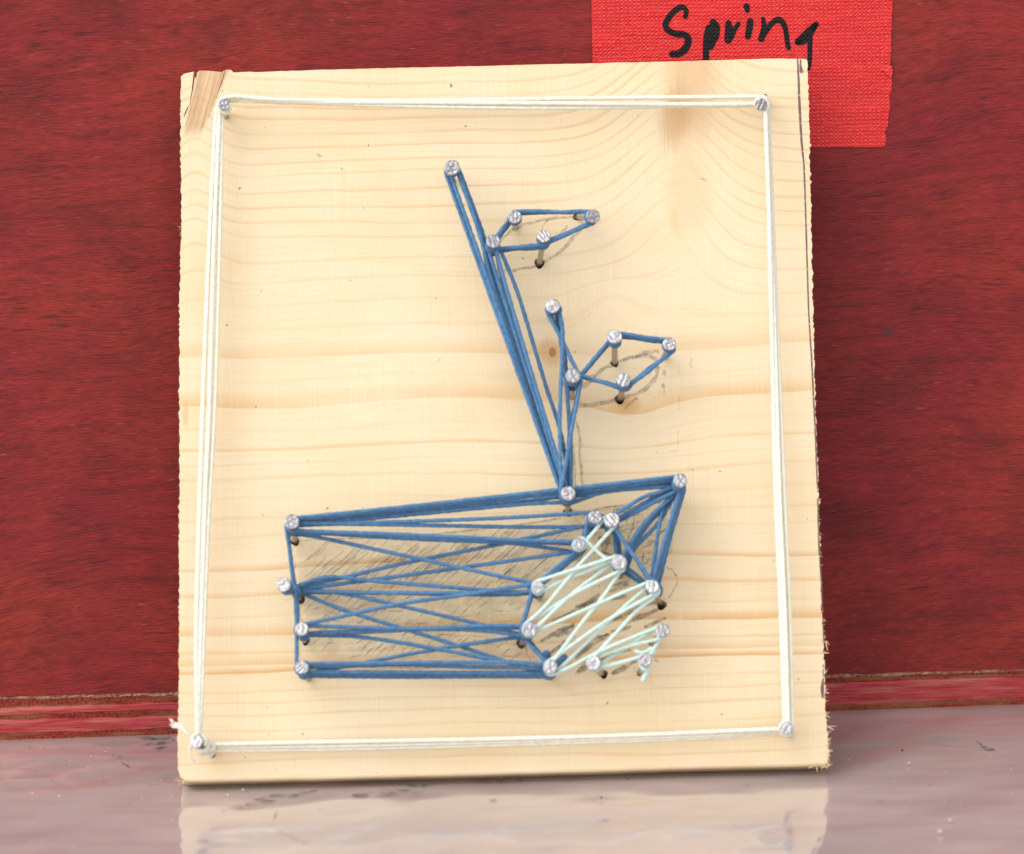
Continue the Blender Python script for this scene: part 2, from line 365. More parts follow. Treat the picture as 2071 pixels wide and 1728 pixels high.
def mat_mark(name, c, amount, scale=900.0, lo=0.35, hi=0.65, rough=0.6):
    t = NT(name); x, y, z = t.obj_xyz()
    n = t.noise(t.xyz(x, y, z), scale, 3.0, 0.65)
    return t.done_alpha(t.bsdf(c, rough, spec=0.3), t.math('MULTIPLY', t.sstep(n, lo, hi), amount))

def mat_plain(name, c, rough=0.7, var=0.25, scale=400.0):
    t = NT(name); x, y, z = t.obj_xyz()
    n = t.noise(t.xyz(x, y, z), scale, 3.0, 0.6)
    return t.done(t.bsdf(t.mix(n, c, tuple(q * (1 - var) for q in c)), rough, spec=0.25))

M_pine = mat_pine(); M_red = mat_red(); M_table = mat_table(); M_tape = mat_tape(); M_ink = mat_tape(True)
M_endply = mat_ply('end_grain_ply', (0.15, 0.028, 0.020), (0.44, 0.070, 0.045), (0.36, 0.17, 0.075), (1.6, 1.2))
M_longply = mat_ply('long_grain_ply', (0.64, 0.10, 0.115), (0.42, 0.045, 0.05), (0.60, 0.22, 0.17), (0.10, 2.2))
M_chip = mat_ply('pale_splintered_edge', (0.50, 0.36, 0.22), (0.22, 0.07, 0.05), (0.30, 0.09, 0.06), (0.8, 1.0))
M_blue = mat_thread('blue_cotton', (0.100, 0.225, 0.385), (0.060, 0.155, 0.300))
M_cream = mat_thread('cream_cotton', (0.85, 0.835, 0.70), (0.79, 0.77, 0.63))
M_mint = mat_thread('mint_cotton', (0.63, 0.79, 0.735), (0.54, 0.71, 0.65))
M_head = mat_metal('zinc_nail_head', (0.43, 0.415, 0.425), 0.26)
M_shank = mat_metal('dull_nail_shank', (0.52, 0.48, 0.42), 0.38)
M_pencil = mat_mark('graphite', (0.21, 0.185, 0.16), 0.50, 700.0, 0.15, 0.85)
M_hatch = mat_mark('graphite_hatching', (0.18, 0.15, 0.125), 0.66, 500.0, 0.2, 0.75)
M_smudge = mat_mark('graphite_smudge', (0.36, 0.30, 0.24), 0.19, 150.0, 0.3, 0.75)
M_marker = mat_mark('brown_marker', (0.17, 0.10, 0.10), 0.85, 900.0, 0.25, 0.5)
M_splint = mat_plain('raw_pine_fibre', (0.74, 0.55, 0.32))
M_dust = mat_plain('sawdust', (0.72, 0.62, 0.46))
M_green = mat_mark('green_paint', (0.03, 0.13, 0.10), 0.65, 300.0, 0.4, 0.6)
M_brown = mat_mark('brown_dirt', (0.16, 0.10, 0.055), 0.60, 260.0, 0.42, 0.66)
M_dark = mat_plain('dark_crumb', (0.03, 0.025, 0.03))

# ------------------------------------------------------------------ table
TABLE_Z = 0.0
def box(x0, x1, y0, y1, z0, z1):
    vs_ = [(x, y, z) for z in (z0, z1) for y in (y0, y1) for x in (x0, x1)]
    return vs_, [(0, 2, 3, 1), (4, 5, 7, 6), (0, 1, 5, 4), (1, 3, 7, 5), (3, 2, 6, 7), (2, 0, 4, 6)]
tb = obj('table_top', mesh('table_top', *box(-0.7, 0.7, -0.75, 0.45, -0.028, 0.0)), M_table)
bv = tb.modifiers.new('bevel', 'BEVEL'); bv.width = 0.003; bv.segments = 2
tb['kind'] = 'structure'; tb['label'] = 'glossy mauve grey table top'

# ------------------------------------------------------------------ red plywood panel built of plies with a bevelled lower edge
panel = empty('plywood_panel', 'red stained plywood panel standing behind the pine board', 'plywood', RM)
hl0, hr0 = PR(60, 1409)[1], PR(2000, 1357)[1]       # height of the face's lower edge, left and right
sl0, sr0 = PR(60, 1409)[0], PR(2000, 1357)[0]
lift = 0.0003                                         # the panel's right end stands off the table
SX0, SX1, STOP = -0.16, 0.50, 0.42                    # along the panel, measured from RO; top
def face_h(s): return hl0 + (hr0 - hl0) * (s - sl0) / (sr0 - sl0)
def base_h(s): return lift * max(0.0, min(1.0, (s - 0.10) / 0.10))
def wob(s, seed, a):
    return a * (sin(s * 61 + seed * 1.7) + 0.6 * sin(s * 173 + seed * 3.1) + 0.4 * sin(s * 411 + seed * 5.3))
cuts = [TP * f for f in (0.0, 0.05, 0.28, 0.39, 0.60, 0.80, 1.0)]       # depths behind the face
mats = [M_chip, M_endply, M_longply, M_endply, M_longply, M_endply]
names = ['veneer', 'ply', 'ply', 'ply', 'ply', 'ply']
NS = 330
ss = [SX0 + (SX1 - SX0) * i / NS for i in range(NS + 1)]
rj = random.Random(3)
for i in range(6):
    q0, q1 = cuts[i], cuts[i + 1]
    vs_, fs = [], []
    for s in ss:
        fh, bh = face_h(s), base_h(s)
        # plies wander: the boundary depth moves along the panel
        b0 = q0 if i == 0 else q0 + wob(s, i, 0.0001) + (0.0006 * max(0, min(1, (s - .14) / .06)) if i == 3 else 0) - (0.0006 * max(0, min(1, (s - .14) / .06)) if i == 4 else 0)
        j = i + 1
        b1 = q1 if i == 5 else q1 + wob(s, j, 0.0001) + (0.0006 * max(0, min(1, (s - .14) / .06)) if j == 3 else 0) - (0.0006 * max(0, min(1, (s - .14) / .06)) if j == 4 else 0)
        hh = lambda q: bh + (fh - bh) * (1 - q / TP)
        stp = (0.0, 0.0005, -0.0003, 0.0006, -0.0004, 0.0004)[i] + rj.uniform(-1, 1) * 0.00014 + wob(s, i + 9, 0.00012)
        if i == 5: stp = max(stp, 0.0)
        z0 = hh(b0) + stp; z1 = hh(b1) + stp
        if i == 0: z0 = fh + rj.uniform(-.0001, .00025); z1 = hh(b1) + stp
        z1 = max(z1, 0.00005) if i < 5 else -0.0006
        vs_ += [(s, z0, -b0), (s, z1, -b1), (s, STOP, -b1), (s, STOP, -b0)]
    for k in range(NS):
        for e in range(4):
            a, b = k * 4 + e, k * 4 + (e + 1) % 4
            fs.append((a, b, b + 4, a + 4))
    fs += [(3, 2, 1, 0), tuple(NS * 4 + e for e in range(4))]
    me = mesh(names[i], vs_, fs)
    me.materials.append(mats[i])
    if i == 0:
        me.materials.append(M_red)
        for p_ in me.polygons:
            if p_.index < NS * 4 and p_.index % 4 == 3: p_.material_index = 1      # front face carries the stain
    o = obj(names[i], me, None, panel)
    bmx = bmesh.new(); bmx.from_mesh(me); bmesh.ops.recalc_face_normals(bmx, faces=bmx.faces); bmx.to_mesh(me); bmx.free()

# ------------------------------------------------------------------ red tape with handwriting
tape = empty('tape_strip', 'bright red cloth tape with black handwritten lettering stuck on the plywood', 'tape', RM)
TH = 0.00035
def tape_z(s, h): return TH
outl = [(1196, -260), (1194, -120), (1196, 0), (1198, 100), (1199, 180), (1199, 298)]
right = [(1789, 297), (1791, 285), (1790, 268), (1794, 255), (1797, 236), (1800, 215), (1800, 190), (1803, 172), (1804, 160), (1799, 152), (1800, 141), (1799, 130),
         (1801, 110), (1800, 90), (1803, 60), (1805, 30), (1805, 0), (1806, -40), (1802, -90), (1805, -150), (1803, -260)]
rj = random.Random(5)
pts = [PR(*p) for p in outl] + [PR(u, 298 + 0.4 * sin(u * .05)) for u in range(1240, 1780, 40)]
rp = []
for (a, b) in zip(right[:-1], right[1:]):
    for f in (0, .34, .67): rp.append((a[0] + (b[0] - a[0]) * f + rj.uniform(-1.6, 1.6), a[1] + (b[1] - a[1]) * f))
pts += [PR(*p) for p in rp]
n = len(pts)
vs_ = [(p[0], p[1], 0.00006) for p in pts] + [(p[0], p[1], TH) for p in pts]
fs = [tuple(range(n, 2 * n)), tuple(reversed(range(n)))] + [(i, (i + 1) % n, n + (i + 1) % n, n + i) for i in range(n)]
obj('tape_body', mesh('tape_body', vs_, fs), M_tape, tape)
# frayed flap at the torn end
fl = [(1778, 140), (1790, 134), (1801, 133), (1804, 145), (1801, 158), (1790, 151)]
fv = [PR(*p) for p in fl]; c_ = PR(1793, 146)
vs_ = [(p[0], p[1], TH + 0.00008 + (0.0007 if i in (2, 3, 4) else 0)) for i, p in enumerate(fv)] + [(c_[0], c_[1], TH + 0.0004)]
obj('torn_flap', mesh('torn_flap', vs_, [(i, (i + 1) % 6, 6) for i in range(6)]), M_tape, tape)

def catmull(pts, n=8):
    "points are tuples of any length"
    pts = [np.array(p, dtype=float) for p in pts]
    if len(pts) < 3:
        return [pts[0] + (pts[-1] - pts[0]) * i / n for i in range(n + 1)]
    e = [2 * pts[0] - pts[1]] + pts + [2 * pts[-1] - pts[-2]]
    out = []
    for i in range(1, len(e) - 2):
        p0, p1, p2, p3 = e[i - 1:i + 3]
        for k in range(n):
            t_ = k / n
            out.append(0.5 * (2 * p1 + (p2 - p0) * t_ + (2 * p0 - 5 * p1 + 4 * p2 - p3) * t_ ** 2 + (3 * p1 - p0 - 3 * p2 + p3) * t_ ** 3))
    out.append(pts[-1])
    return out
def strip(path, proj, z, vs_, fs, jit=0.0, seed=0, cap=True):
    "flat ribbon: path of (u, v, width px) -> faces with rounded ends"
    q = catmull(path, 7); r_ = random.Random(seed)
    ctr = [np.array([a[0], a[1]]) for a in q]; W = [a[2] for a in q]
    rows = []
    for i in range(len(ctr)):
        d = ctr[min(i + 1, len(ctr) - 1)] - ctr[max(i - 1, 0)]; d = d / (np.linalg.norm(d) + 1e-9); nn = np.array([-d[1], d[0]])
        w = W[i] / 2
        rows.append((ctr[i] + nn * (w + r_.uniform(-jit, jit)), ctr[i] - nn * (w + r_.uniform(-jit, jit))))
    if cap:
        for end in (0, -1):
            d = ctr[0] - ctr[1] if end == 0 else ctr[-1] - ctr[-2]; d = d / (np.linalg.norm(d) + 1e-9); nn = np.array([-d[1], d[0]]); w = W[end] / 2
            sg = -1 if end == 0 else 1
            extra = []
            for k in (1, 2, 3):
                a_ = k / 3.2 * pi / 2
                extra.append((ctr[end] + d * w * sin(a_) + nn * w * cos(a_) * sg, ctr[end] + d * w * sin(a_) - nn * w * cos(a_) * sg))
            rows = list(reversed(extra)) + rows if end == 0 else rows + extra
    b = len(vs_)
    for a, c in rows:
        pa, pc = proj(*a), proj(*c)
        vs_.append((pa[0], pa[1], z)); vs_.append((pc[0], pc[1], z))
    for i in range(len(rows) - 1):
        fs.append((b + 2 * i, b + 2 * i + 1, b + 2 * i + 3, b + 2 * i + 2))

L = {  # letters traced in a 5.753x enlargement whose corner is photo pixel (1320, 0)
 'letter_s': [[(378, 195, 58), (388, 130, 58), (350, 88, 66), (295, 100, 74), (222, 162, 70), (166, 240, 74), (147, 300, 70), (187, 362, 72), (275, 398, 76), (370, 408, 80), (412, 470, 84), (382, 560, 86), (310, 622, 86), (225, 632, 78)]],
 'letter_p': [[(650, 330, 80), (625, 430, 72), (618, 560, 74), (617, 720, 72)], [(700, 262, 84), (722, 320, 118), (712, 400, 128), (680, 480, 116), (668, 545, 84)]],
 'letter_r': [[(880, 272, 74), (885, 360, 96), (876, 470, 88)], [(905, 440, 70), (950, 345, 62), (994, 280, 54)]],
 'letter_i': [[(1132, 250, 76), (1122, 340, 80), (1104, 430, 72)], [(1090, 78, 78), (1100, 125, 56)]],
 'letter_n': [[(1282, 220, 46), (1292, 300, 62), (1280, 390, 74), (1262, 455, 78)], [(1290, 400, 70), (1340, 330, 66), (1400, 262, 66), (1468, 232, 74), (1525, 290, 64), (1552, 400, 58), (1565, 500, 58), (1578, 560, 58)]],
 'letter_g': [[(1898, 288, 72), (1815, 360, 74), (1735, 440, 74), (1682, 492, 70), (1745, 496, 56), (1805, 452, 56), (1850, 370, 62), (1885, 310, 62)], [(1835, 380, 58), (1828, 500, 58), (1826, 620, 56), (1825, 720, 50), (1815, 810, 30)]],
}
k = 0
for nm, strokes in L.items():
    vs_, fs = [], []
    for st in strokes:
        k += 1
        strip([(u / 5.753 + 1320, v / 5.753, w / 5.753) for u, v, w in st], PR, TH + 0.00005 + 0.00002 * (k % 2), vs_, fs, jit=0.35, seed=k)
    obj(nm, mesh(nm, vs_, fs), M_ink, tape)

# ------------------------------------------------------------------ pine board
board = empty('pine_board', 'pale pine board with horizontal grain and rough sawn sides, leaning upright', 'board', BM)
rj = random.Random(11)
def edge(px, amp, step=0.0007, key=1.0):
    "follow photo points; rough saw-cut noise"
    q = [P(*p) for p in px]; out = []
    for a, b in zip(q[:-1], q[1:]):
        m = max(1, int((b - a).length / step)); d = (b - a).normalized(); nn = Vector((d.y, -d.x, 0))
        for i in range(m):
            s = rj.uniform(-1, 1) * amp
            if rj.random() < 0.10: s += amp * rj.uniform(0, 1.8) * key
            out.append(a + (b - a) * (i / m) + nn * s)
    return out
bottom = [(375, 1582), (500, 1580), (700, 1575), (900, 1570), (1150, 1563), (1400, 1555), (1600, 1551), (1668, 1549)]
rightp = [(1673, 1546), (1676, 1520), (1670, 1440), (1668, 1360), (1660, 1200), (1655, 1000), (1650, 850), (1645, 650), (1639, 400), (1636, 220), (1632, 121)]
top = [(1630, 118), (1560, 117), (1400, 122), (1100, 129), (800, 136), (640, 140), (505, 145), (473, 147), (466, 142), (458, 141), (448, 146), (420, 143), (404, 143), (399, 147), (397, 158), (394, 157), (393, 146), (391, 145), (372, 150)]
leftp = [(366, 156), (365, 300), (367, 420), (363, 640), (363, 900), (362, 1150), (362, 1350), (360, 1460), (359, 1520), (361, 1560), (365, 1574)]
loop = edge(bottom + [rightp[0]], 0.00004, 0.004) + edge(rightp + [top[0]], 0.00022) + edge(top + [leftp[0]], 0.00006, 0.0015) + edge(leftp + [bottom[0]], 0.00018)
n = len(loop)
cx_ = sum((p.x for p in loop)) / n; cy_ = sum((p.y for p in loop)) / n
maxy = max(p.y for p in loop)
def ring(z, ins):
    out = []
    for p in loop:
        y = p.y
        if p.y < 0.0012: y += ins
        if p.y > maxy - 0.003 and p.x > 0.02: y -= ins * 0.6
        out.append((p.x, y, z))
    return out
lv = [ring(0.0, 0.0007), ring(-0.00025, 0.00025), ring(-0.0008, 0.0)]
lv += [[(p.x + rj.uniform(-1, 1) * 0.00012, p.y, -TB * f) for p in loop] for f in (0.4, 0.75)]
lv += [[(p.x, p.y, -TB) for p in loop]]
vs_ = [v for r in lv for v in r]
fs = [tuple(range(n))] + [tuple(reversed(range((len(lv) - 1) * n, len(lv) * n)))]
for r in range(len(lv) - 1):
    for i in range(n):
        j = (i + 1) % n
        fs.append((r * n + j, r * n + i, (r + 1) * n + i, (r + 1) * n + j))
body = obj('board_body', mesh('board_body', vs_, fs), M_pine, board)
bm = bmesh.new(); bm.from_mesh(body.data); bmesh.ops.recalc_face_normals(bm, faces=bm.faces); bm.to_mesh(body.data); bm.free()

# ------------------------------------------------------------------ nails: head pixel, base pixel (None = driven square), height, label
H = 0.019
NAILS = {
 'TL': ((453, 212), (457, 236), 0.0115, 'zinc nail in the brown-streaked corner holding the cream cord'),
 'TR': ((1539, 212), (1545, 199), 0.0105, 'zinc nail holding the cream cord beside the marker line, below the tape lettering'),
 'BL': ((397, 1500), (427, 1523), 0.012, 'zinc nail with the cream cord knot and loose cord tails'),
 'BR': ((1590, 1473), (1592, 1482), 0.012, 'zinc nail where the cream cord turns above the splintered lower corner'),
 'L1': ((914, 339), (916, 366), H, 'zinc nail at the tip of the tall blue stem'),
 'L2': ((1041, 439), (1042, 460), 0.016, 'zinc nail at the top left bend of the upper blue leaf'),
 'L3': ((1200, 438), (1170, 439), H, 'zinc nail at the pointed far end of the upper blue leaf'),
 'L4': ((1100, 478), (1091, 532), H, 'leaning zinc nail with bare shank below the upper blue leaf'),
 'L5': ((998, 488), (984, 538), H, 'zinc nail where the upper blue leaf joins the tall stem'),
 'M1': ((1118, 619), (1119, 648), H, 'zinc nail at the tip of the short blue stem'),
 'M2': ((1159, 760), (1157, 803), H, 'dull round zinc nail where the lower blue leaf joins the short stem'),
 'M3': ((1243, 681), (1243, 733), H, 'zinc nail with bare shank at the top of the lower blue leaf'),
 'M4': ((1354, 696), (1344, 722), H, 'cross-hatched zinc nail at the far end of the lower blue leaf'),
 'M5': ((1261, 769), (1255, 806), H, 'zinc nail under the lower blue leaf beside the orange knot'),
 'S1': ((1149, 998), (1148, 1033), H, 'ridged zinc nail at the foot of both blue stems'),
 'P1': ((1376, 972), (1362, 1006), H, 'zinc nail at the raised far corner of the blue pot'),
 'P2': ((590, 1055), (596, 1093), H, 'zinc nail at the upper outer corner of the blue pot'),
 'P3': ((573, 1183), (604, 1211), H, 'zinc nail leaning outwards from the upper side of the blue pot'),
 'P4': ((610, 1272), (616, 1296), H, 'zinc nail on the lower side of the blue pot, second above its corner'),
 'P5': ((610, 1350), (623, 1373), H, 'zinc nail at the lower outer corner of the blue pot'),
 'P6': ((1204, 1046), (1196, 1076), H, 'zinc nail at the top of the blue pot close beside another nail'),
 'P7': ((1171, 1100), (1165, 1126), H, 'zinc nail where blue pot thread meets the topmost mint strand'),
 'P8': ((1237, 1051), (1229, 1096), H, 'zinc nail from which the first two mint strands start'),
 'P9': ((1253, 1137), (1254, 1166), H, 'zinc nail in the middle of the mint web with many mint strands'),
 'P10': ((1319, 1186), (1334, 1218), H, 'zinc nail with chipped wood below it, joining blue fan and mint web'),
 'P11': ((1088, 1188), (1090, 1210), H, 'small-looking zinc nail with mint thread looped under it'),
 'P12': ((1072, 1273), (1056, 1301), H, 'dotted zinc nail at the inner bend of the blue pot'),
 'P13': ((1113, 1349), (1113, 1370), H, 'zinc nail at the lower inner corner of the blue pot with a blue knot'),
 'P14': ((1200, 1341), (1216, 1362), H, 'zinc nail holding mint thread at the lower bend of the mint web'),
 'P15': ((1305, 1334), (1295, 1360), H, 'zinc nail with the knotted tail of the mint thread'),
 'P16': ((1341, 1275), (1320, 1301), H, 'zinc nail at the outer end of the mint thread'),
}
NA = {}
for k_, (hp, bp, h, lab) in NAILS.items():
    NA[k_] = (P(*bp, 0.0), P(*hp, h), h, lab)
def axis(k_, f):
    b, t_, h, _ = NA[k_]; return b + (t_ - b) * f

# cut real nail holes and the splits in the corner
def cutter_cyl(c, axis_v, r, depth, seg=12):
    axis_v = axis_v.normalized(); u = axis_v.orthogonal().normalized(); w = axis_v.cross(u)
    vs_, fs = [], []
    for s_ in (0.003, -depth):
        for i in range(seg):
            a = 2 * pi * i / seg; rr = r * (1 + 0.12 * sin(3 * a + c.x * 900))
            vs_.append(c + axis_v * s_ + u * cos(a) * rr + w * sin(a) * rr)
    fs = [tuple(range(seg)), tuple(reversed(range(seg, 2 * seg)))] + [(i, seg + i, seg + (i + 1) % seg, (i + 1) % seg) for i in range(seg)]
    return vs_, fs
cv, cf = [], []
def addc(vf):
    b = len(cv); cv.extend(vf[0]); cf.extend([tuple(i + b for i in f) for f in vf[1]])
holes = [(1091, 533, 1.35), (1168, 438, 1.2), (608, 1212, 1.2), (1338, 1224, 1.3), (1054, 1302, 1.25), (1221, 1364, 1.1), (1294, 1361, .8), (1253, 808, 1.3), (1546, 197, .9),
         (1317, 1301, .7), (428, 1526, .9), (597, 1096, 1.1), (1243, 735, 1.05), (618, 1297, 1.05), (983, 541, 1.1), (1149, 1036, 1.2)]
for (u, v, r) in holes:
    addc(cutter_cyl(P(u, v), Vector((0.0, 0.25, 1)), r / 1000, 0.007))
def wedge(path, depth):
    q = [(P(u, v), w / 1000) for u, v, w in path]; b = len(cv); m = len(q)
    for i, (p, w) in enumerate(q):
        d = (q[min(i + 1, m - 1)][0] - q[max(i - 1, 0)][0]).normalized(); nn = Vector((-d.y, d.x, 0))
        cv.extend([p + nn * w / 2 + Vector((0, 0, .001)), p - nn * w / 2 + Vector((0, 0, .001)), p - nn * w * .25 - Vector((0, 0, depth)), p + nn * w * .25 - Vector((0, 0, depth))])
    for i in range(m - 1):
        for e in range(4):
            a, c = b + i * 4 + e, b + i * 4 + (e + 1) % 4
            cf.append((a, c, c + 4, a + 4))
    cf.append((b, b + 1, b + 2, b + 3)); cf.append(tuple(b + (m - 1) * 4 + e for e in (3, 2, 1, 0)))
wedge([(396, 138, .75), (393, 150, .6), (391, 165, .42), (389, 182, .3), (386, 198, .18), (384, 214, .10)], 0.004)
wedge([(383, 214, .12), (379, 219, .38), (375, 228, .34), (372, 238, .12)], 0.003)
wedge([(455, 143, .10), (451, 158, .22), (446, 172, .24), (441, 186, .16), (436, 200, .06)], 0.0015)
cm = mesh('cutter', cv, cf); bm = bmesh.new(); bm.from_mesh(cm); bmesh.ops.recalc_face_normals(bm, faces=bm.faces); bm.to_mesh(cm); bm.free()
cut = bpy.data.objects.new('cutter', cm); col.objects.link(cut); cut.matrix_world = BM
nf0 = len(body.data.polygons)
mod = body.modifiers.new('cut', 'BOOLEAN'); mod.operation = 'DIFFERENCE'; mod.solver = 'EXACT'; mod.object = cut; mod.use_self = True
bpy.context.view_layer.update()
ev = body.evaluated_get(bpy.context.evaluated_depsgraph_get())
nm_ = bpy.data.meshes.new_from_object(ev); body.modifiers.clear()
print('boolean', nf0, len(nm_.polygons))
if len(nm_.polygons) > nf0 * 0.8:
    nm_.name = 'board_body_cut'; body.data = nm_
bpy.data.objects.remove(cut, do_unlink=True)

# head variants: round disc, stamped hatch left by the hammer face
def head_mesh(var):
    r_ = random.Random(var * 13 + 1); R0 = 0.00185 * r_.uniform(0.95, 1.06); ang = r_.uniform(0, pi); kk = r_.choice([5200, 6400, 7600]); both = var % 3 != 2
    flat = var in (3, 7, 9)
    ph = r_.uniform(0, 6)
    def zf(x, y):
        q = Vector((x * 900 + var * 7.1, y * 900, var * 3.3)); wx = mnoise.noise(q) * 0.00035; wy = mnoise.noise(q + Vector((9, 4, 2))) * 0.00035
        a, b = (x + wx) * cos(ang) + (y + wy) * sin(ang), -(x + wx) * sin(ang) + (y + wy) * cos(ang)
        z = sin(a * kk + ph)
        if both: z = 0.55 * z + 0.55 * sin(b * kk * 0.9 + 1.3 * ph)
        m = 0.35 + 0.9 * max(0.0, mnoise.noise(q * 0.8 + Vector((3, 1, 8))) + 0.35)        # the stamp is worn away in places
        z = max(-.5, min(.6, z)) * (0.00003 if flat else 0.00020) * min(1.0, m)
        return z + 0.00016 * mnoise.noise(q * 1.4 + Vector((5, 5, 5)))
    vs_, fs = [(0, 0, zf(0, 0))], []
    seg, nr = 36, 13
    for i in range(1, nr + 1):
        rr = R0 * 0.93 * i / nr
        for j in range(seg):
            a = 2 * pi * j / seg; x, y = rr * cos(a), rr * sin(a) * (1 + 0.05 * sin(var))
            vs_.append((x, y, zf(x, y)))
    for (f, z) in ((1.0, -0.00014), (1.0, -0.00042), (0.55, -0.0007), (0.47, -0.0011)):
        for j in range(seg):
            a = 2 * pi * j / seg; lump = 1 + 0.03 * sin(2 * a + var) + 0.02 * sin(5 * a + 2 * var)
            vs_.append((R0 * f * lump * cos(a), R0 * f * lump * sin(a) * (1 + 0.05 * sin(var)), z))
    for j in range(seg): fs.append((0, 1 + j, 1 + (j + 1) % seg))
    for i in range(nr + 3):
        for j in range(seg):
            a, b = 1 + i * seg + j, 1 + i * seg + (j + 1) % seg
            fs.append((a, a + seg, b + seg, b))
    m = mesh('nail_head', vs_, fs, True)
    return m
heads = [head_mesh(i) for i in range(12)]
RS = 0.00078
def shank_mesh(length):
    vs_, fs, seg = [], [], 12
    zs = [-length - 0.006] + [-length * f for f in (1.0, 0.85, 0.7, 0.5, 0.3, 0.12)] + [-0.0005]
    for z in zs:
        for j in range(seg):
            a = 2 * pi * j / seg; r = RS * (1 + 0.02 * sin(z * 3000 + j)); vs_.append((r * cos(a), r * sin(a), z))
    for i in range(len(zs) - 1):
        for j in range(seg):
            a, b = i * seg + j, i * seg + (j + 1) % seg
            fs.append((a, b, b + seg, a + seg))
    fs += [tuple(reversed(range(seg))), tuple((len(zs) - 1) * seg + j for j in range(seg))]
    return mesh('nail_shank', vs_, fs, True)
for i, (k_, (b, t_, h, lab)) in enumerate(NA.items()):
    d = (t_ - b); ln = d.length
    q = d.normalized().to_track_quat('Z', 'Y').to_matrix().to_4x4()
    mloc = Matrix.Translation(t_) @ q
    e = empty('nail', lab, 'nail', BM @ Matrix.Translation(b) @ q, 'nails driven into the pine board')
    off = Matrix.Translation((0, 0, ln))
    ri = random.Random(i * 3 + 2)
    hv = {'S1': 2, 'M2': 3, 'P12': 4, 'M4': 1}.get(k_, (i * 5) % 12)
    tilt = Matrix.Rotation(ri.uniform(-.10, .10), 4, 'X') @ Matrix.Rotation(ri.uniform(-.10, .10), 4, 'Y') @ Matrix.Rotation(ri.uniform(0, 6.28), 4, 'Z')
    sc_ = Matrix.Scale(ri.uniform(0.94, 1.04) * (0.9 if k_ in ('TL', 'TR', 'BR', 'BL') else 1.0) * (0.86 if k_ in ('P11', 'P7') else 1.0), 4)
    hd = obj('nail_head', heads[hv], M_head, e); hd.matrix_local = off @ tilt @ sc_
    sh = obj('nail_shank', shank_mesh(ln), M_shank, e); sh.matrix_local = off

# ------------------------------------------------------------------ threads
def tube(pts, rad, lobes=3, pitch=0.0022, seg=9, lump=0.075, step=0.00045, taper=None, fuzz=0.0, seed=0):
    pts = [Vector(p) for p in pts]
    # resample
    out = [pts[0]]; acc = 0.0
    L_ = [0.0]
    for a, b in zip(pts[:-1], pts[1:]): L_.append(L_[-1] + (b - a).length)
    tot = L_[-1]; m = max(2, int(tot / step)); out = []
    k = 0
    for i in range(m + 1):
        s = tot * i / m
        while k < len(L_) - 2 and L_[k + 1] < s: k += 1
        f = (s - L_[k]) / max(1e-9, L_[k + 1] - L_[k]); out.append(pts[k].lerp(pts[k + 1], min(1, max(0, f))))
    vs_, fs = [], []
    up = Vector((0, 0, 1)); r_ = random.Random(seed)
    for i, p in enumerate(out):
        d = (out[min(i + 1, m)] - out[max(i - 1, 0)]).normalized()
        u = up.cross(d)
        if u.length < 1e-4: u = Vector((1, 0, 0)).cross(d)
        u.normalize(); w = d.cross(u)
        s = tot * i / m; ph = 2 * pi * s / pitch
        rr = rad * (1 + 0.05 * sin(s * 900 + seed) + 0.04 * sin(s * 2300 + seed * 2))
        if taper: rr *= taper(i / m)
        for j in range(seg):
            a = 2 * pi * j / seg
            r2 = rr * (1 + lump * cos(lobes * a - ph)) + (r_.uniform(-fuzz, fuzz) if fuzz else 0)
            vs_.append(p + u * cos(a) * r2 + w * sin(a) * r2)
    for i in range(m):
        for j in range(seg):
            a, b = i * seg + j, i * seg + (j + 1) % seg
            fs.append((a, b, b + seg, a + seg))
    fs += [tuple(reversed(range(seg))), tuple(m * seg + j for j in range(seg))]
    return vs_, fs
RB, RC, RMINT = 0.00053, 0.00060, 0.00047
def wrap_end(pt, nxt, nail, rad, ang=1.9):
    "arc of thread round the shank continuing from a strand's end"
    f = pt.z / NA[nail][2]; c = axis(nail, f); c.z = pt.z
    rv = pt - c; rv.z = 0
    if rv.length < 1e-6: rv = Vector((0, 1, 0)) * 1e-5
    rr = min(max(rv.length, RS + rad * 1.05), RS + rad * 2.6)
    a0 = math.atan2(rv.y, rv.x); d = (pt - nxt); sg = 1 if (rv.x * d.y - rv.y * d.x) > 0 else -1
    out = []
    for i in range(0, 9):
        a = a0 + sg * ang * i / 8; r = rr + (RS + rad * 1.05 - rr) * min(1, i / 6)
        out.append(Vector((c.x + r * cos(a), c.y + r * sin(a), pt.z - 0.0004 * i / 8)))
    return out
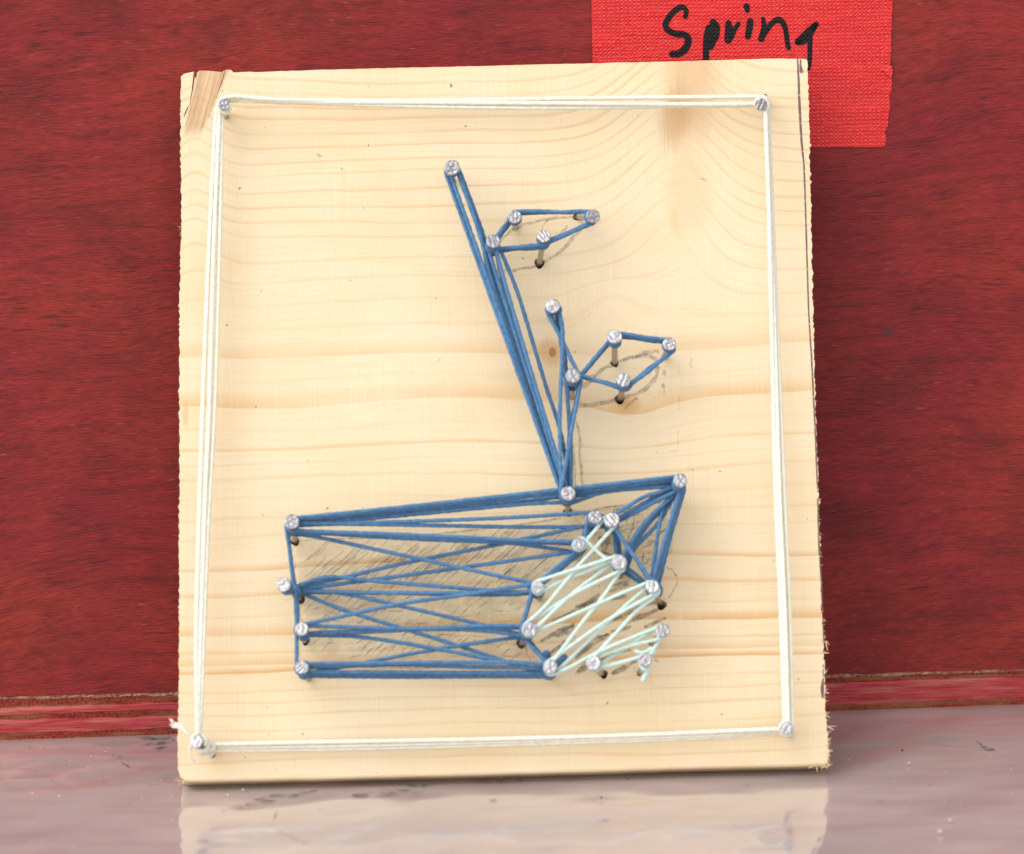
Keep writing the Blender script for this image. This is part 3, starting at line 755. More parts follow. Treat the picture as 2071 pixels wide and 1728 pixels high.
def strand(parent, mat, px, n0, n1, rad, f0=None, f1=None, seed=0, sag=1.0):
    r_ = random.Random(seed)
    if f0 is None: f0 = r_.uniform(0.66, 0.88)
    if f1 is None: f1 = r_.uniform(0.66, 0.88)
    h0 = f0 * (NA[n0][2] if n0 else H); h1 = f1 * (NA[n1][2] if n1 else H)
    # arc-length parameter in the photo gives the height along the strand
    ds = [0.0]
    for a, b in zip(px[:-1], px[1:]): ds.append(ds[-1] + math.hypot(b[0] - a[0], b[1] - a[1]))
    pts = [P(u, v, h0 + (h1 - h0) * d / ds[-1]) for (u, v), d in zip(px, ds)]
    if n0: w0 = wrap_end(pts[0], pts[1], n0, rad); pts[0] = w0[0]
    if n1: w1 = wrap_end(pts[-1], pts[-2], n1, rad); pts[-1] = w1[0]
    mid = [Vector(p) for p in catmull([tuple(p) for p in pts], 10)] if len(pts) > 2 else [pts[0].lerp(pts[1], i / 24) for i in range(25)]
    am = sag * r_.uniform(0.00005, 0.00022); fr = r_.uniform(1, 3); ph = r_.uniform(0, 6)
    for i, p in enumerate(mid):
        q = i / (len(mid) - 1); e = sin(pi * q)
        p.y += am * e * sin(fr * pi * q + ph); p.z += am * e * sin(2.3 * pi * q + ph * 2)
    if n0: mid = list(reversed(w0[1:])) + mid
    if n1: mid = mid + w1[1:]
    vs_, fs = tube(mid, rad, seed=seed)
    return obj('strand', mesh('strand', vs_, fs, True), mat, parent)
def coil(parent, mat, nail, rad, f0, turns, seed=0):
    "tight turns round a shank under the head"
    out = []; nn = int(turns * 14); h = NA[nail][2]; r_ = random.Random(seed)
    ph = r_.uniform(0, 6)
    for i in range(nn + 1):
        a = ph + 2 * pi * i / 14; z = f0 * h - i / 14 * rad * 1.75
        c = axis(nail, z / h); r = RS + rad * r_.uniform(0.92, 1.15)
        out.append(Vector((c.x + r * cos(a), c.y + r * sin(a), z)))
    vs_, fs = tube(out, rad, seed=seed)
    return obj('winding', mesh('winding', vs_, fs, True), mat, parent)

ident = BM
cord = empty('cream_cord', 'cream cotton cord wound as a frame round the corner nails', 'cord', BM)
tall = empty('blue_thread', 'blue thread of the tall stem and the upper leaf', 'thread', BM, 'blue threads on the nails')
short = empty('blue_thread', 'blue thread of the short stem and the lower leaf', 'thread', BM, 'blue threads on the nails')
pot = empty('blue_thread', 'blue thread laced back and forth across the wide pot', 'thread', BM, 'blue threads on the nails')
mint = empty('mint_thread', 'pale mint thread laced between the pot and the outer nails', 'thread', BM)

C_ = [([(437, 225), (424, 480), (411, 800), (402, 1080), (397, 1300), (399, 1484)], 'TL', 'BL', .62, .86),
      ([(444, 226), (433.5, 480), (424, 800), (413, 1080), (403, 1380), (402, 1484)], 'TL', 'BL', .72, .84),
      ([(451, 226), (444, 480), (435, 800), (420, 1080), (409, 1380), (405, 1486)], 'TL', 'BL', .66, .80),
      ([(1549, 226), (1556, 450), (1562, 700), (1569, 1000), (1580, 1250), (1587, 1462)], 'TR', 'BR', .80, .70),
      ([(1552, 226), (1559, 450), (1568, 700), (1577, 1000), (1588, 1250), (1594, 1462)], 'TR', 'BR', .68, .78),
      ([(1556, 224), (1563, 450), (1573, 700), (1586, 1000), (1597, 1250), (1602, 1464)], 'TR', 'BR', .60, .66),
      ([(430, 1506), (800, 1499), (1350, 1484), (1578, 1475)], 'BL', 'BR', .38, .70),
      ([(430, 1512), (800, 1507), (1350, 1490), (1580, 1479)], 'BL', 'BR', .30, .62),
      ([(432, 1518), (800, 1513), (1350, 1495), (1582, 1483)], 'BL', 'BR', .24, .56),
      ([(450, 200), (480, 195), (560, 201), (750, 204), (950, 203), (1150, 200), (1400, 197), (1540, 197)], 'TL', 'TR', .84, .55),
      ([(455, 202), (490, 199), (570, 206), (750, 209), (1150, 211), (1400, 211), (1528, 210)], 'TL', 'TR', .76, .80),
      ([(460, 203), (520, 205), (750, 214), (950, 219), (1150, 219), (1400, 214), (1528, 213)], 'TL', 'TR', .70, .72)]
for i, (px, a, b, f0, f1) in enumerate(C_): strand(cord, M_cream, px, a, b, RC, f0, f1, seed=100 + i)
coil(cord, M_cream, 'BL', RC * 1.05, .72, 3, 1); coil(cord, M_cream, 'BR', RC, .82, 2, 2); coil(cord, M_cream, 'TL', RC, .85, 2, 3); coil(cord, M_cream, 'TR', RC, .88, 2, 4)
# knot at the corner: lump towards the foot of the nail, frayed tail up and thin tail down
def free(parent, mat, px, hs, rad, name='loose_tail', taper=None, fuzz=0.0, seed=0):
    pts = [P(u, v, h) for (u, v), h in zip(px, hs)]
    mid = [Vector(p) for p in catmull([tuple(p) for p in pts], 8)]
    vs_, fs = tube(mid, rad, taper=taper, fuzz=fuzz, seed=seed)
    return obj(name, mesh(name, vs_, fs, True), mat, parent)
free(cord, M_cream, [(392, 1499), (385, 1490), (375, 1480), (365, 1471), (353, 1466)], [.0085, .0092, .0098, .010, .0098], RC * .82, taper=lambda t: .75 + 1.0 * t ** 1.6, fuzz=.00006, seed=4)
for i in range(9):
    r_ = random.Random(i)
    free(cord, M_cream, [(362, 1472), (352 + r_.uniform(-2, 2), 1466 + r_.uniform(-7, 7)), (345 + r_.uniform(-3, 5), 1461 + r_.uniform(-9, 10))], [.0098, .0098, .0098 + r_.uniform(-.001, .001)], RC * .16, 'frayed_fibre', seed=i)
free(cord, M_cream, [(392, 1503), (384, 1512), (385, 1526), (393, 1541)], [.0085, .008, .0072, .006], RC * .55, taper=lambda t: 1.1 - .3 * t, fuzz=.00004, seed=8)
free(cord, M_cream, [(402, 1510), (412, 1512), (424, 1517), (432, 1512), (424, 1500), (410, 1494)], [.0072, .0066, .0056, .0055, .0068, .0085], RC * 1.15, 'knot', seed=9)

# tall stem and upper leaf
TS = [([(902, 352), (1117, 984)], 'L1', 'S1', .70, .80), ([(912, 355), (1128, 985)], 'L1', 'S1', .78, .72), ([(907, 356), (1122, 985)], 'L1', 'S1', .60, .60),
      ([(925, 347), (972, 480), (1003, 600), (1126, 978)], 'L1', 'S1', .78, .66), ([(930, 347), (979, 480), (1011, 600), (1131, 978)], 'L1', 'S1', .66, .60),
      ([(992, 505), (1018, 600), (1136, 978)], 'L5', 'S1', .74, .78), ([(1000, 507), (1026, 600), (1141, 978)], 'L5', 'S1', .62, .68), ([(1004, 507), (1029, 600), (1143, 976)], 'L5', 'S1', .84, .84),
      ([(1020, 503), (1040, 574), (1062, 640), (1104, 780), (1134, 876), (1158, 978)], 'L5', 'S1', .70, .58),
      ([(1003, 480), (1029, 447)], 'L5', 'L2', .80, .80), ([(1009, 480), (1031, 452)], 'L5', 'L2', .70, .68),
      ([(1045, 428), (1195, 428)], 'L2', 'L3', .84, .82), ([(1045, 432), (1193, 432)], 'L2', 'L3', .70, .72),
      ([(1192, 456), (1110, 491)], 'L3', 'L4', .80, .84), ([(1188, 454), (1108, 487)], 'L3', 'L4', .68, .76),
      ([(1094, 494), (1004, 504)], 'L4', 'L5', .84, .74), ([(1094, 499), (1002, 508)], 'L4', 'L5', .74, .66)]
for i, (px, a, b, f0, f1) in enumerate(TS): strand(tall, M_blue, px, a, b, RB, f0, f1, seed=200 + i)
for i, (nn, tn) in enumerate((('L1', 3), ('L2', 2), ('L3', 2), ('L4', 1.6), ('L5', 3))): coil(tall, M_blue, nn, RB, .9, tn, 20 + i)

SS = [([(1108, 634), (1173, 748)], 'M1', 'M2', .82, .84), ([(1112, 636), (1176, 752)], 'M1', 'M2', .72, .76),
      ([(1132, 632), (1138, 684), (1132, 850), (1126, 984)], 'M1', 'S1', .84, .88),
      ([(1126, 640), (1143, 760), (1154, 890), (1160, 984)], 'M1', 'S1', .66, .64),
      ([(1128, 634), (1139, 690), (1148, 780)], 'M1', 'M2', .76, .60),
      ([(1147, 778), (1152, 880), (1157, 984)], 'M2', 'S1', .70, .72),
      ([(1176, 772), (1154, 880), (1126, 986)], 'M2', 'S1', .84, .92), ([(1172, 778), (1152, 880), (1140, 984)], 'M2', 'S1', .64, .70),
      ([(1180, 756), (1233, 690)], 'M2', 'M3', .80, .82), ([(1184, 757), (1235, 694)], 'M2', 'M3', .70, .72),
      ([(1252, 672), (1344, 687)], 'M3', 'M4', .84, .84), ([(1254, 679), (1344, 692)], 'M3', 'M4', .72, .74),
      ([(1360, 712), (1279, 778)], 'M4', 'M5', .80, .82), ([(1356, 712), (1276, 775)], 'M4', 'M5', .70, .74),
      ([(1254, 786), (1182, 754)], 'M5', 'M2', .84, .82), ([(1250, 781), (1182, 750)], 'M5', 'M2', .74, .72)]
for i, (px, a, b, f0, f1) in enumerate(SS): strand(short, M_blue, px, a, b, RB, f0, f1, seed=300 + i)
for i, (nn, tn) in enumerate((('M1', 2.5), ('M2', 3), ('M3', 2.6), ('M4', 2), ('M5', 2))): coil(short, M_blue, nn, RB, .92, tn, 40 + i)
coil(tall, M_blue, 'S1', RB, .92, 4, 50)

PS = [([(603, 1046), (1020, 1004), (1370, 964)], 'P2', 'P1', .84, .84), ([(604, 1051), (1020, 1010), (1150, 997), (1368, 970)], 'P2', 'P1', .72, .76),
      ([(604, 1056), (1020, 1016), (1150, 1003), (1366, 974)], 'P2', 'P1', .62, .68),
      ([(604, 1062), (1020, 1024), (1140, 1016)], 'P2', 'S1', .66, .70), ([(1153, 1015), (1233, 994), (1360, 984)], 'S1', 'P1', .66, .70),
      ([(1157, 1005), (1300, 980), (1364, 978)], 'S1', 'P1', .6, .62),
      ([(603, 1063), (1020, 1047), (1195, 1037)], 'P2', 'P6', .70, .80), ([(604, 1060), (700, 1060), (1020, 1067), (1186, 1066)], 'P2', 'P6', .76, .60),
      ([(600, 1073), (760, 1081), (1020, 1091), (1158, 1096)], 'P2', 'P7', .80, .76), ([(600, 1077), (760, 1086), (1020, 1096), (1156, 1100)], 'P2', 'P7', .70, .66),
      ([(600, 1075), (980, 1094), (1150, 1116)], 'P2', 'P7', .60, .58),
      ([(594, 1080), (660, 1090), (1020, 1168), (1080, 1180)], 'P2', 'P11', .58, .72),
      ([(579, 1066), (596, 1182)], 'P2', 'P3', .74, .42), ([(583, 1070), (593, 1180)], 'P2', 'P3', .60, .34),
      ([(590, 1196), (597, 1262)], 'P3', 'P4', .50, .74), ([(597, 1198), (600, 1264)], 'P3', 'P4', .34, .64),
      ([(600, 1280), (600, 1344)], 'P4', 'P5', .72, .78),
      ([(606, 1184), (845, 1135), (1180, 1066)], 'P3', 'P6', .30, .62), ([(608, 1192), (754, 1173), (1152, 1118)], 'P3', 'P7', .28, .60),
      ([(606, 1176), (666, 1168), (780, 1176), (1020, 1197), (1076, 1201)], 'P3', 'P11', .36, .66),
      ([(606, 1196), (1020, 1203), (1076, 1192)], 'P3', 'P11', .26, .74), ([(606, 1198), (1020, 1200), (1074, 1186)], 'P3', 'P11', .20, .82),
      ([(610, 1192), (702, 1203), (963, 1262), (1060, 1284)], 'P3', 'P12', .24, .60), ([(610, 1200), (715, 1241), (924, 1306), (1102, 1364)], 'P3', 'P13', .22, .62),
      ([(622, 1258), (780, 1228), (911, 1207), (1078, 1182)], 'P4', 'P11', .78, .84),
      ([(624, 1266), (780, 1272), (963, 1275), (1056, 1286)], 'P4', 'P12', .76, .70), ([(626, 1284), (780, 1276), (963, 1267), (1056, 1264)], 'P4', 'P12', .62, .80),
      ([(626, 1285), (728, 1289), (871, 1311), (1002, 1335), (1102, 1358)], 'P4', 'P13', .58, .68), ([(626, 1281), (850, 1273), (1056, 1270)], 'P4', 'P12', .68, .74),
      ([(624, 1362), (741, 1341), (885, 1314), (1020, 1293), (1056, 1290)], 'P5', 'P12', .66, .58),
      ([(626, 1343), (1020, 1340), (1098, 1344)], 'P5', 'P13', .84, .82), ([(626, 1350), (860, 1346), (1098, 1352)], 'P5', 'P13', .72, .74),
      ([(622, 1364), (860, 1365), (1102, 1366)], 'P5', 'P13', .64, .62), ([(622, 1360), (860, 1360), (1100, 1361)], 'P5', 'P13', .78, .66), ([(622, 1367), (860, 1369), (1102, 1369)], 'P5', 'P13', .56, .54),
      ([(1192, 1040), (1186, 1088)], 'P6', 'P7', .80, .78), ([(1198, 1060), (1190, 1092)], 'P6', 'P7', .66, .64), ([(1190, 1052), (1180, 1090)], 'P6', 'P7', .56, .56),
      ([(1164, 1118), (1092, 1174)], 'P7', 'P11', .70, .82), ([(1170, 1122), (1098, 1180)], 'P7', 'P11', .58, .68),
      ([(1077, 1192), (1050, 1266)], 'P11', 'P12', .84, .86), ([(1082, 1196), (1055, 1266)], 'P11', 'P12', .70, .74),
      ([(1062, 1290), (1099, 1334)], 'P12', 'P13', .66, .82), ([(1068, 1292), (1104, 1332)], 'P12', 'P13', .56, .72),
      ([(1198, 1036), (1238, 1036)], 'P6', 'P8', .74, .70), ([(1202, 1062), (1230, 1064)], 'P6', 'P8', .6, .6),
      ([(1362, 986), (1300, 1008), (1241, 1034)], 'P1', 'P8', .70, .82), ([(1364, 990), (1248, 1046)], 'P1', 'P8', .62, .72), ([(1366, 994), (1250, 1053)], 'P1', 'P8', .74, .64), ([(1360, 984), (1246, 1040)], 'P1', 'P8', .55, .58),
      ([(1366, 998), (1300, 1062), (1262, 1118)], 'P1', 'P9', .66, .74), ([(1370, 1000), (1310, 1062), (1272, 1124)], 'P1', 'P9', .56, .62), ([(1366, 1000), (1330, 1060), (1284, 1110), (1268, 1150)], 'P1', 'P9', .60, .56),
      ([(1374, 1000), (1318, 1168)], 'P1', 'P10', .78, .82), ([(1378, 1002), (1324, 1168)], 'P1', 'P10', .68, .74), ([(1366, 1002), (1340, 1030), (1312, 1168)], 'P1', 'P10', .60, .70),
      ([(1382, 1000), (1358, 1080), (1335, 1176)], 'P1', 'P10', .58, .62), ([(1371, 1002), (1316, 1172)], 'P1', 'P10', .54, .56),
      ([(1243, 1068), (1262, 1096), (1315, 1168)], 'P8', 'P10', .86, .88), ([(1247, 1072), (1311, 1166)], 'P8', 'P10', .76, .78),
      ([(1238, 1072), (1244, 1120)], 'P8', 'P9', .64, .64), ([(1242, 1074), (1254, 1122)], 'P8', 'P9', .56, .56), ([(1248, 1076), (1258, 1116)], 'P8', 'P9', .5, .6),
      ([(1266, 1148), (1302, 1172)], 'P9', 'P10', .62, .66), ([(1264, 1158), (1296, 1182)], 'P9', 'P10', .54, .58)]
for i, (px, a, b, f0, f1) in enumerate(PS): strand(pot, M_blue, px, a, b, RB, f0, f1, seed=400 + i)
for i, (nn, tn, ff) in enumerate((('P1', 3.5, .9), ('P2', 3.5, .9), ('P3', 3, .9), ('P4', 2.5, .9), ('P5', 3, .9), ('P6', 3, .9), ('P7', 3, .85), ('P8', 3, .82), ('P9', 2.5, .7), ('P10', 3.5, .84), ('P11', 3, .8), ('P12', 3, .86), ('P13', 3.5, .86))):
    coil(pot, M_blue, nn, RB, ff, tn, 60 + i)
free(pot, M_blue, [(1098, 1328), (1103, 1320), (1110, 1322), (1108, 1332), (1100, 1338)], [.013, .0135, .013, .012, .012], RB * 1.15, 'knot', seed=3)
free(pot, M_blue, [(1118, 1352), (1128, 1342), (1138, 1332), (1145, 1329)], [.011, .011, .0105, .010], RB * 1.5, seed=5, fuzz=.00005)

MS = [([(1223, 1047), (1189, 1094)], 'P8', 'P7', .9, .9), ([(1240, 1068), (1170, 1145), (1104, 1225), (1062, 1256)], 'P8', 'P12', .88, .9),
      ([(1184, 1090), (1222, 1128), (1240, 1138)], 'P7', 'P9', .92, .86), ([(1244, 1124), (1092, 1173)], 'P9', 'P11', .92, .92), ([(1242, 1133), (1128, 1180), (1098, 1196)], 'P9', 'P11', .84, .84),
      ([(1236, 1140), (1166, 1194), (1092, 1266)], 'P9', 'P12', .78, .92), ([(1252, 1157), (1173, 1194), (1064, 1257)], 'P9', 'P12', .9, .84),
      ([(1254, 1160), (1214, 1213), (1122, 1330)], 'P9', 'P13', .84, .92), ([(1306, 1178), (1238, 1209), (1090, 1276)], 'P10', 'P12', .9, .86),
      ([(1300, 1190), (1219, 1268), (1134, 1356)], 'P10', 'P13', .84, .80), ([(1318, 1204), (1219, 1262), (1114, 1331)], 'P10', 'P13', .92, .9),
      ([(1326, 1206), (1281, 1243), (1203, 1322)], 'P10', 'P14', .86, .9), ([(1124, 1364), (1209, 1321), (1328, 1270)], 'P13', 'P16', .88, .9),
      ([(1202, 1330), (1286, 1304), (1342, 1290)], 'P14', 'P16', .84, .86), ([(1216, 1342), (1248, 1322), (1291, 1294), (1328, 1272)], 'P14', 'P16', .76, .8),
      ([(1208, 1352), (1292, 1330)], 'P14', 'P15', .84, .9), ([(1336, 1292), (1319, 1320)], 'P16', 'P15', .8, .86)]
for i, (px, a, b, f0, f1) in enumerate(MS): strand(mint, M_mint, px, a, b, RMINT, f0, f1, seed=600 + i)
for i, (nn, tn) in enumerate((('P7', 1.5), ('P8', 1.2), ('P9', 2), ('P10', 2), ('P11', 2), ('P12', 2), ('P13', 2), ('P14', 2), ('P15', 2.5), ('P16', 2.5))): coil(mint, M_mint, nn, RMINT, .93, tn, 80 + i)
free(mint, M_mint, [(1284, 1316), (1296, 1321), (1308, 1318), (1318, 1312), (1322, 1320), (1312, 1324)], [.0155, .0158, .016, .0162, .0158, .0155], RMINT * 1.1, 'knot', seed=3)
free(mint, M_mint, [(1294, 1344), (1302, 1354), (1311, 1354), (1306, 1364), (1299, 1379)], [.0165, .0165, .016, .0155, .015], RMINT * 1.15, seed=5, taper=lambda t: 1 + .25 * t, fuzz=.00004)

# stray fibres standing off the threads
def fuzz(parent, mat, tracks, count, seed):
    r_ = random.Random(seed); vs_, fs = [], []
    for _ in range(count):
        px, a, b, f0, f1 = r_.choice(tracks); i = r_.randrange(len(px) - 1); q = r_.random()
        u = px[i][0] + (px[i + 1][0] - px[i][0]) * q; v = px[i][1] + (px[i + 1][1] - px[i][1]) * q
        tt = (i + q) / (len(px) - 1); h = f0 * NA[a][2] * (1 - tt) + f1 * NA[b][2] * tt
        c = P(u, v, h); d = Vector((r_.uniform(-1, 1), r_.uniform(-1, 1), r_.uniform(-.3, .8))).normalized(); ln = r_.uniform(.0008, .002)
        bend = Vector((r_.uniform(-1, 1), r_.uniform(-1, 1), r_.uniform(-1, 1))) * .0004; w = .000025
        pts = [c, c + d * ln * .5 + bend * .5, c + d * ln + bend * 1.6]; bb = len(vs_)
        for p in pts: vs_ += [p + Vector((w, 0, 0)), p + Vector((-w * .5, w, 0)), p + Vector((-w * .5, -w, w))]
        for s_ in range(2):
            for e in range(3): fs.append((bb + s_ * 3 + e, bb + s_ * 3 + (e + 1) % 3, bb + s_ * 3 + 3 + (e + 1) % 3, bb + s_ * 3 + 3 + e))
    o = obj('stray_fibres', mesh('stray_fibres', vs_, fs), mat, parent); o['kind'] = 'stuff'
fuzz(tall, M_blue, TS, 60, 1); fuzz(short, M_blue, SS, 50, 2); fuzz(pot, M_blue, PS, 160, 3); fuzz(cord, M_cream, C_, 120, 4); fuzz(mint, M_mint, MS, 40, 5)

# ------------------------------------------------------------------ pencil drawing, marker line, splinters (all on the board)
def marks(name, paths, z, mat, jit=0.3, kind=None, label=None):
    vs_, fs = [], []
    for i, p in enumerate(paths):
        if not kind: vs_, fs = [], []
        strip(p, P, z + 0.0000015 * (i % 9), vs_, fs, jit=jit, seed=i)
        if not kind: obj(name, mesh(name, vs_, fs), mat, board)
    if kind:
        o = obj(name, mesh(name, vs_, fs), mat, board); o['kind'] = kind
def wob_path(pts, w, n=3, a=1.5, seed=0):
    r_ = random.Random(seed); q = catmull(pts, n)
    return [(p[0] + r_.uniform(-a, a), p[1] + r_.uniform(-a, a), max(1, .78 * w * r_.uniform(.6, 1.3))) for p in q]
outline = [wob_path([(1008, 492), (1030, 470), (1062, 454), (1110, 444), (1165, 440)], 9, seed=1), wob_path([(985, 540), (1010, 548), (1050, 545), (1092, 535), (1130, 510), (1160, 480), (1180, 455)], 9, seed=2),
           wob_path([(1095, 466), (1101, 452), (1108, 446)], 3, seed=3), wob_path([(1122, 490), (1135, 472), (1146, 458)], 5, seed=4),
           wob_path([(1182, 780), (1205, 757), (1238, 738), (1275, 724), (1310, 712), (1330, 712)], 11, seed=5), wob_path([(1262, 728), (1300, 720), (1326, 730), (1328, 760), (1305, 786), (1275, 800), (1240, 812), (1200, 820), (1170, 822)], 10, seed=6),
           wob_path([(1178, 772), (1190, 775), (1206, 760)], 4, seed=7), wob_path([(1265, 825), (1280, 812), (1288, 806)], 7, seed=8),
           wob_path([(1162, 850), (1172, 885), (1173, 930), (1180, 990)], 7, seed=9), wob_path([(1155, 880), (1161, 930), (1163, 985)], 6, seed=10),
           wob_path([(1343, 752), (1344, 758)], 9, a=.5, seed=11), wob_path([(1341, 778), (1342, 783)], 8, a=.5, seed=12), wob_path([(1343, 790), (1344, 800)], 4, seed=13),
           wob_path([(1372, 735), (1373, 760)], 1.2, a=.5, seed=14), wob_path([(1374, 800), (1373, 830)], 1.0, a=.4, seed=44), wob_path([(1372, 870), (1371, 905)], 1.2, a=.4, seed=45), wob_path([(1397, 728), (1396, 745)], 3, seed=15), wob_path([(1355, 914), (1370, 912)], 2, seed=16),
           wob_path([(1358, 1070), (1359, 1100), (1356, 1118)], 3, seed=17), wob_path([(1350, 1148), (1364, 1158), (1369, 1178), (1360, 1196), (1354, 1208)], 4.5, seed=18),
           wob_path([(1062, 1306), (1067, 1325), (1073, 1334)], 5, seed=19), wob_path([(598, 1098), (590, 1118), (597, 1142), (592, 1160)], 2.2, seed=20), wob_path([(612, 1215), (606, 1235), (610, 1256)], 3, seed=21),
           wob_path([(600, 1096), (700, 1088), (850, 1082), (1000, 1066), (1120, 1050), (1200, 1035)], 5, seed=22), wob_path([(620, 1345), (760, 1352), (900, 1352), (1060, 1355)], 3, seed=23),
           wob_path([(640, 312), (648, 316)], 5, a=.8, seed=24), wob_path([(690, 340), (694, 344)], 4, a=.8, seed=25), wob_path([(1417, 362), (1428, 366)], 4, a=1.2, seed=26), wob_path([(890, 725), (886, 732)], 2.5, a=.4, seed=27),
           wob_path([(1178, 1048), (1190, 1040), (1215, 1028), (1260, 1022)], 5, seed=28), wob_path([(622, 930), (626, 940)], 2, a=.4, seed=29)]
marks('pencil_line', outline, 0.00007, M_pencil)
strokes = [[(1095, 1297, 6), (1125, 1280, 9), (1160, 1264, 6)], [(1125, 1288, 4), (1150, 1276, 12), (1158, 1268, 6)], [(1120, 1256, 8), (1160, 1240, 12), (1210, 1204, 7)], [(1165, 1228, 6), (1200, 1218, 9), (1265, 1206, 7)],
           [(1112, 1322, 6), (1140, 1302, 8), (1160, 1288, 5)], [(1166, 1330, 6), (1195, 1304, 12), (1233, 1282, 6)], [(1225, 1262, 6), (1260, 1244, 9), (1300, 1225, 8), (1338, 1218, 4)], [(1262, 1262, 6), (1290, 1250, 11), (1330, 1234, 6)],
           [(1240, 1185, 5), (1260, 1180, 8), (1272, 1174, 4)], [(1228, 1198, 5), (1255, 1188, 7), (1270, 1182, 5)], [(1165, 1363, 5), (1180, 1352, 13), (1192, 1346, 6)], [(1240, 1362, 8), (1256, 1354, 12), (1280, 1341, 6), (1290, 1336, 4)],
           [(1305, 1268, 6), (1325, 1260, 7), (1345, 1251, 5)], [(1235, 1278, 4), (1262, 1272, 8), (1276, 1268, 4)], [(1214, 1336, 4), (1240, 1324, 6), (1275, 1315, 4)], [(1325, 1334, 4), (1330, 1338, 5)], [(1215, 1090, 12), (1222, 1105, 12), (1220, 1118, 8)], [(1222, 1118, 5), (1240, 1124, 4)],
           [(1200, 1290, 4), (1230, 1284, 5)], [(1140, 1318, 4), (1170, 1300, 4)]]
marks('pencil_stroke', strokes, 0.00009, M_hatch, jit=1.0)
def inside(px, py, poly):
    c = False; j = len(poly) - 1
    for i in range(len(poly)):
        (xi, yi), (xj, yj) = poly[i], poly[j]
        if (yi > py) != (yj > py) and px < (xj - xi) * (py - yi) / (yj - yi) + xi: c = not c
        j = i
    return c
potp = [(598, 1096), (900, 1078), (1165, 1046), (1190, 1072), (1160, 1118), (1085, 1180), (1062, 1250), (1056, 1300), (1100, 1348), (622, 1346), (608, 1212)]
fanp = [(1200, 1030), (1365, 1000), (1350, 1100), (1330, 1170), (1262, 1120), (1230, 1070)]
r_ = random.Random(77); hatch = []
while len(hatch) < 330:
    u, v = r_.uniform(595, 1190), r_.uniform(1050, 1346)
    if v < 1200 or r_.random() < 0.55:
        ln = r_.uniform(30, 95) if v < 1190 else r_.uniform(12, 42); a = radians(r_.gauss(42, 3)) if v < 1190 or r_.random() < .7 else radians(r_.uniform(-6, 14))
        e = (u + ln * cos(a), v - ln * sin(a))
        if inside(u, v, potp) and inside(*e, potp):
            hatch.append([(u, v, r_.uniform(.8, 1.6)), ((u + e[0]) / 2 + r_.uniform(-2, 2), (v + e[1]) / 2 + r_.uniform(-2, 2), r_.uniform(1.4, 2.8)), (e[0], e[1], r_.uniform(.7, 1.5))])
while len(hatch) < 420:
    u, v = r_.uniform(1200, 1365), r_.uniform(1000, 1170); ln = r_.uniform(10, 28); a = radians(r_.choice([90, 80, 10, 20, 35]) + r_.uniform(-6, 6))
    e = (u + ln * cos(a), v - ln * sin(a))
    if inside(u, v, fanp) and inside(*e, fanp): hatch.append([(u, v, 1.6), ((u + e[0]) / 2, (v + e[1]) / 2, 2.8), (e[0], e[1], 1.4)])
marks('pencil_hatching', hatch, 0.00006, M_pencil, kind='stuff')
sv, sf = [], []
for poly in (potp, fanp):
    b = len(sv); m = len(poly)
    sv += [(*P(*p)[:2], 0.00003) for p in poly]; sf.append(tuple(range(b + m - 1, b - 1, -1)))
obj('pencil_smudge', mesh('pencil_smudge', sv, sf), M_smudge, board)
ink = [[(1613, 121, 3.2), (1615, 160, 4.2), (1617, 215, 5), (1621, 285, 4.4), (1626, 340, 3.4), (1629, 420, 3.2), (1632, 520, 3), (1636, 640, 3), (1641, 720, 3.4), (1645, 800, 3.6), (1649, 880, 3.4), (1652, 960, 3), (1654, 995, 2.4)],
       [(1619, 121, 3), (1619, 134, 4.6), (1621, 146, 7)], [(1654, 1010, 3), (1656, 1100, 3.4), (1661, 1180, 3), (1663, 1230, 2.2)], [(1665, 1345, 2), (1665, 1370, 2.6), (1663, 1392, 7), (1664, 1412, 4)], [(1664, 1250, 2.5), (1666, 1300, 2.5)]]
marks('marker_line', ink, 0.00008, M_marker, jit=0.25)

def sliver(vs_, fs, base, d, ln, w, curl):
    d = d.normalized(); s_ = Vector((-d.y, d.x, 0)).normalized(); b = len(vs_)
    for f, ww in ((0, 1), (.4, .8), (.75, .5), (1, .08)):
        p = base + d * ln * f + curl * f * f
        vs_ += [p + s_ * w * ww, p - s_ * w * ww, p + Vector((0, 0, w * ww * .8))]
    for k in range(3):
        for e in range(3): fs.append((b + k * 3 + e, b + k * 3 + (e + 1) % 3, b + k * 3 + 3 + (e + 1) % 3, b + k * 3 + 3 + e))
r_ = random.Random(9); vs_, fs = [], []
for _ in range(150):
    left = r_.random() < 0.42; v = r_.uniform(170, 1560) if left else 1560 - abs(r_.gauss(0, 1)) * 420
    if v < 160: continue
    u = (364 if left else float(np.interp(v, [121, 400, 850, 1360, 1546], [1632, 1639, 1650, 1668, 1674])))
    p = P(u, v); sg = -1 if left else 1
    big = (1.0 if left else 1.0 + 1.1 * max(0, (v - 900) / 650))
    sliver(vs_, fs, p + Vector((-sg * .0002, 0, -r_.uniform(.0001, .0015))), Vector((sg * r_.uniform(.3, 1), r_.uniform(-1, 1), r_.uniform(-.1, .4))), r_.uniform(.0003, .0010) * big, r_.uniform(.00005, .00013) * big, Vector((0, r_.uniform(-1, 1) * .0003, r_.uniform(-.2, .5) * .0004)))
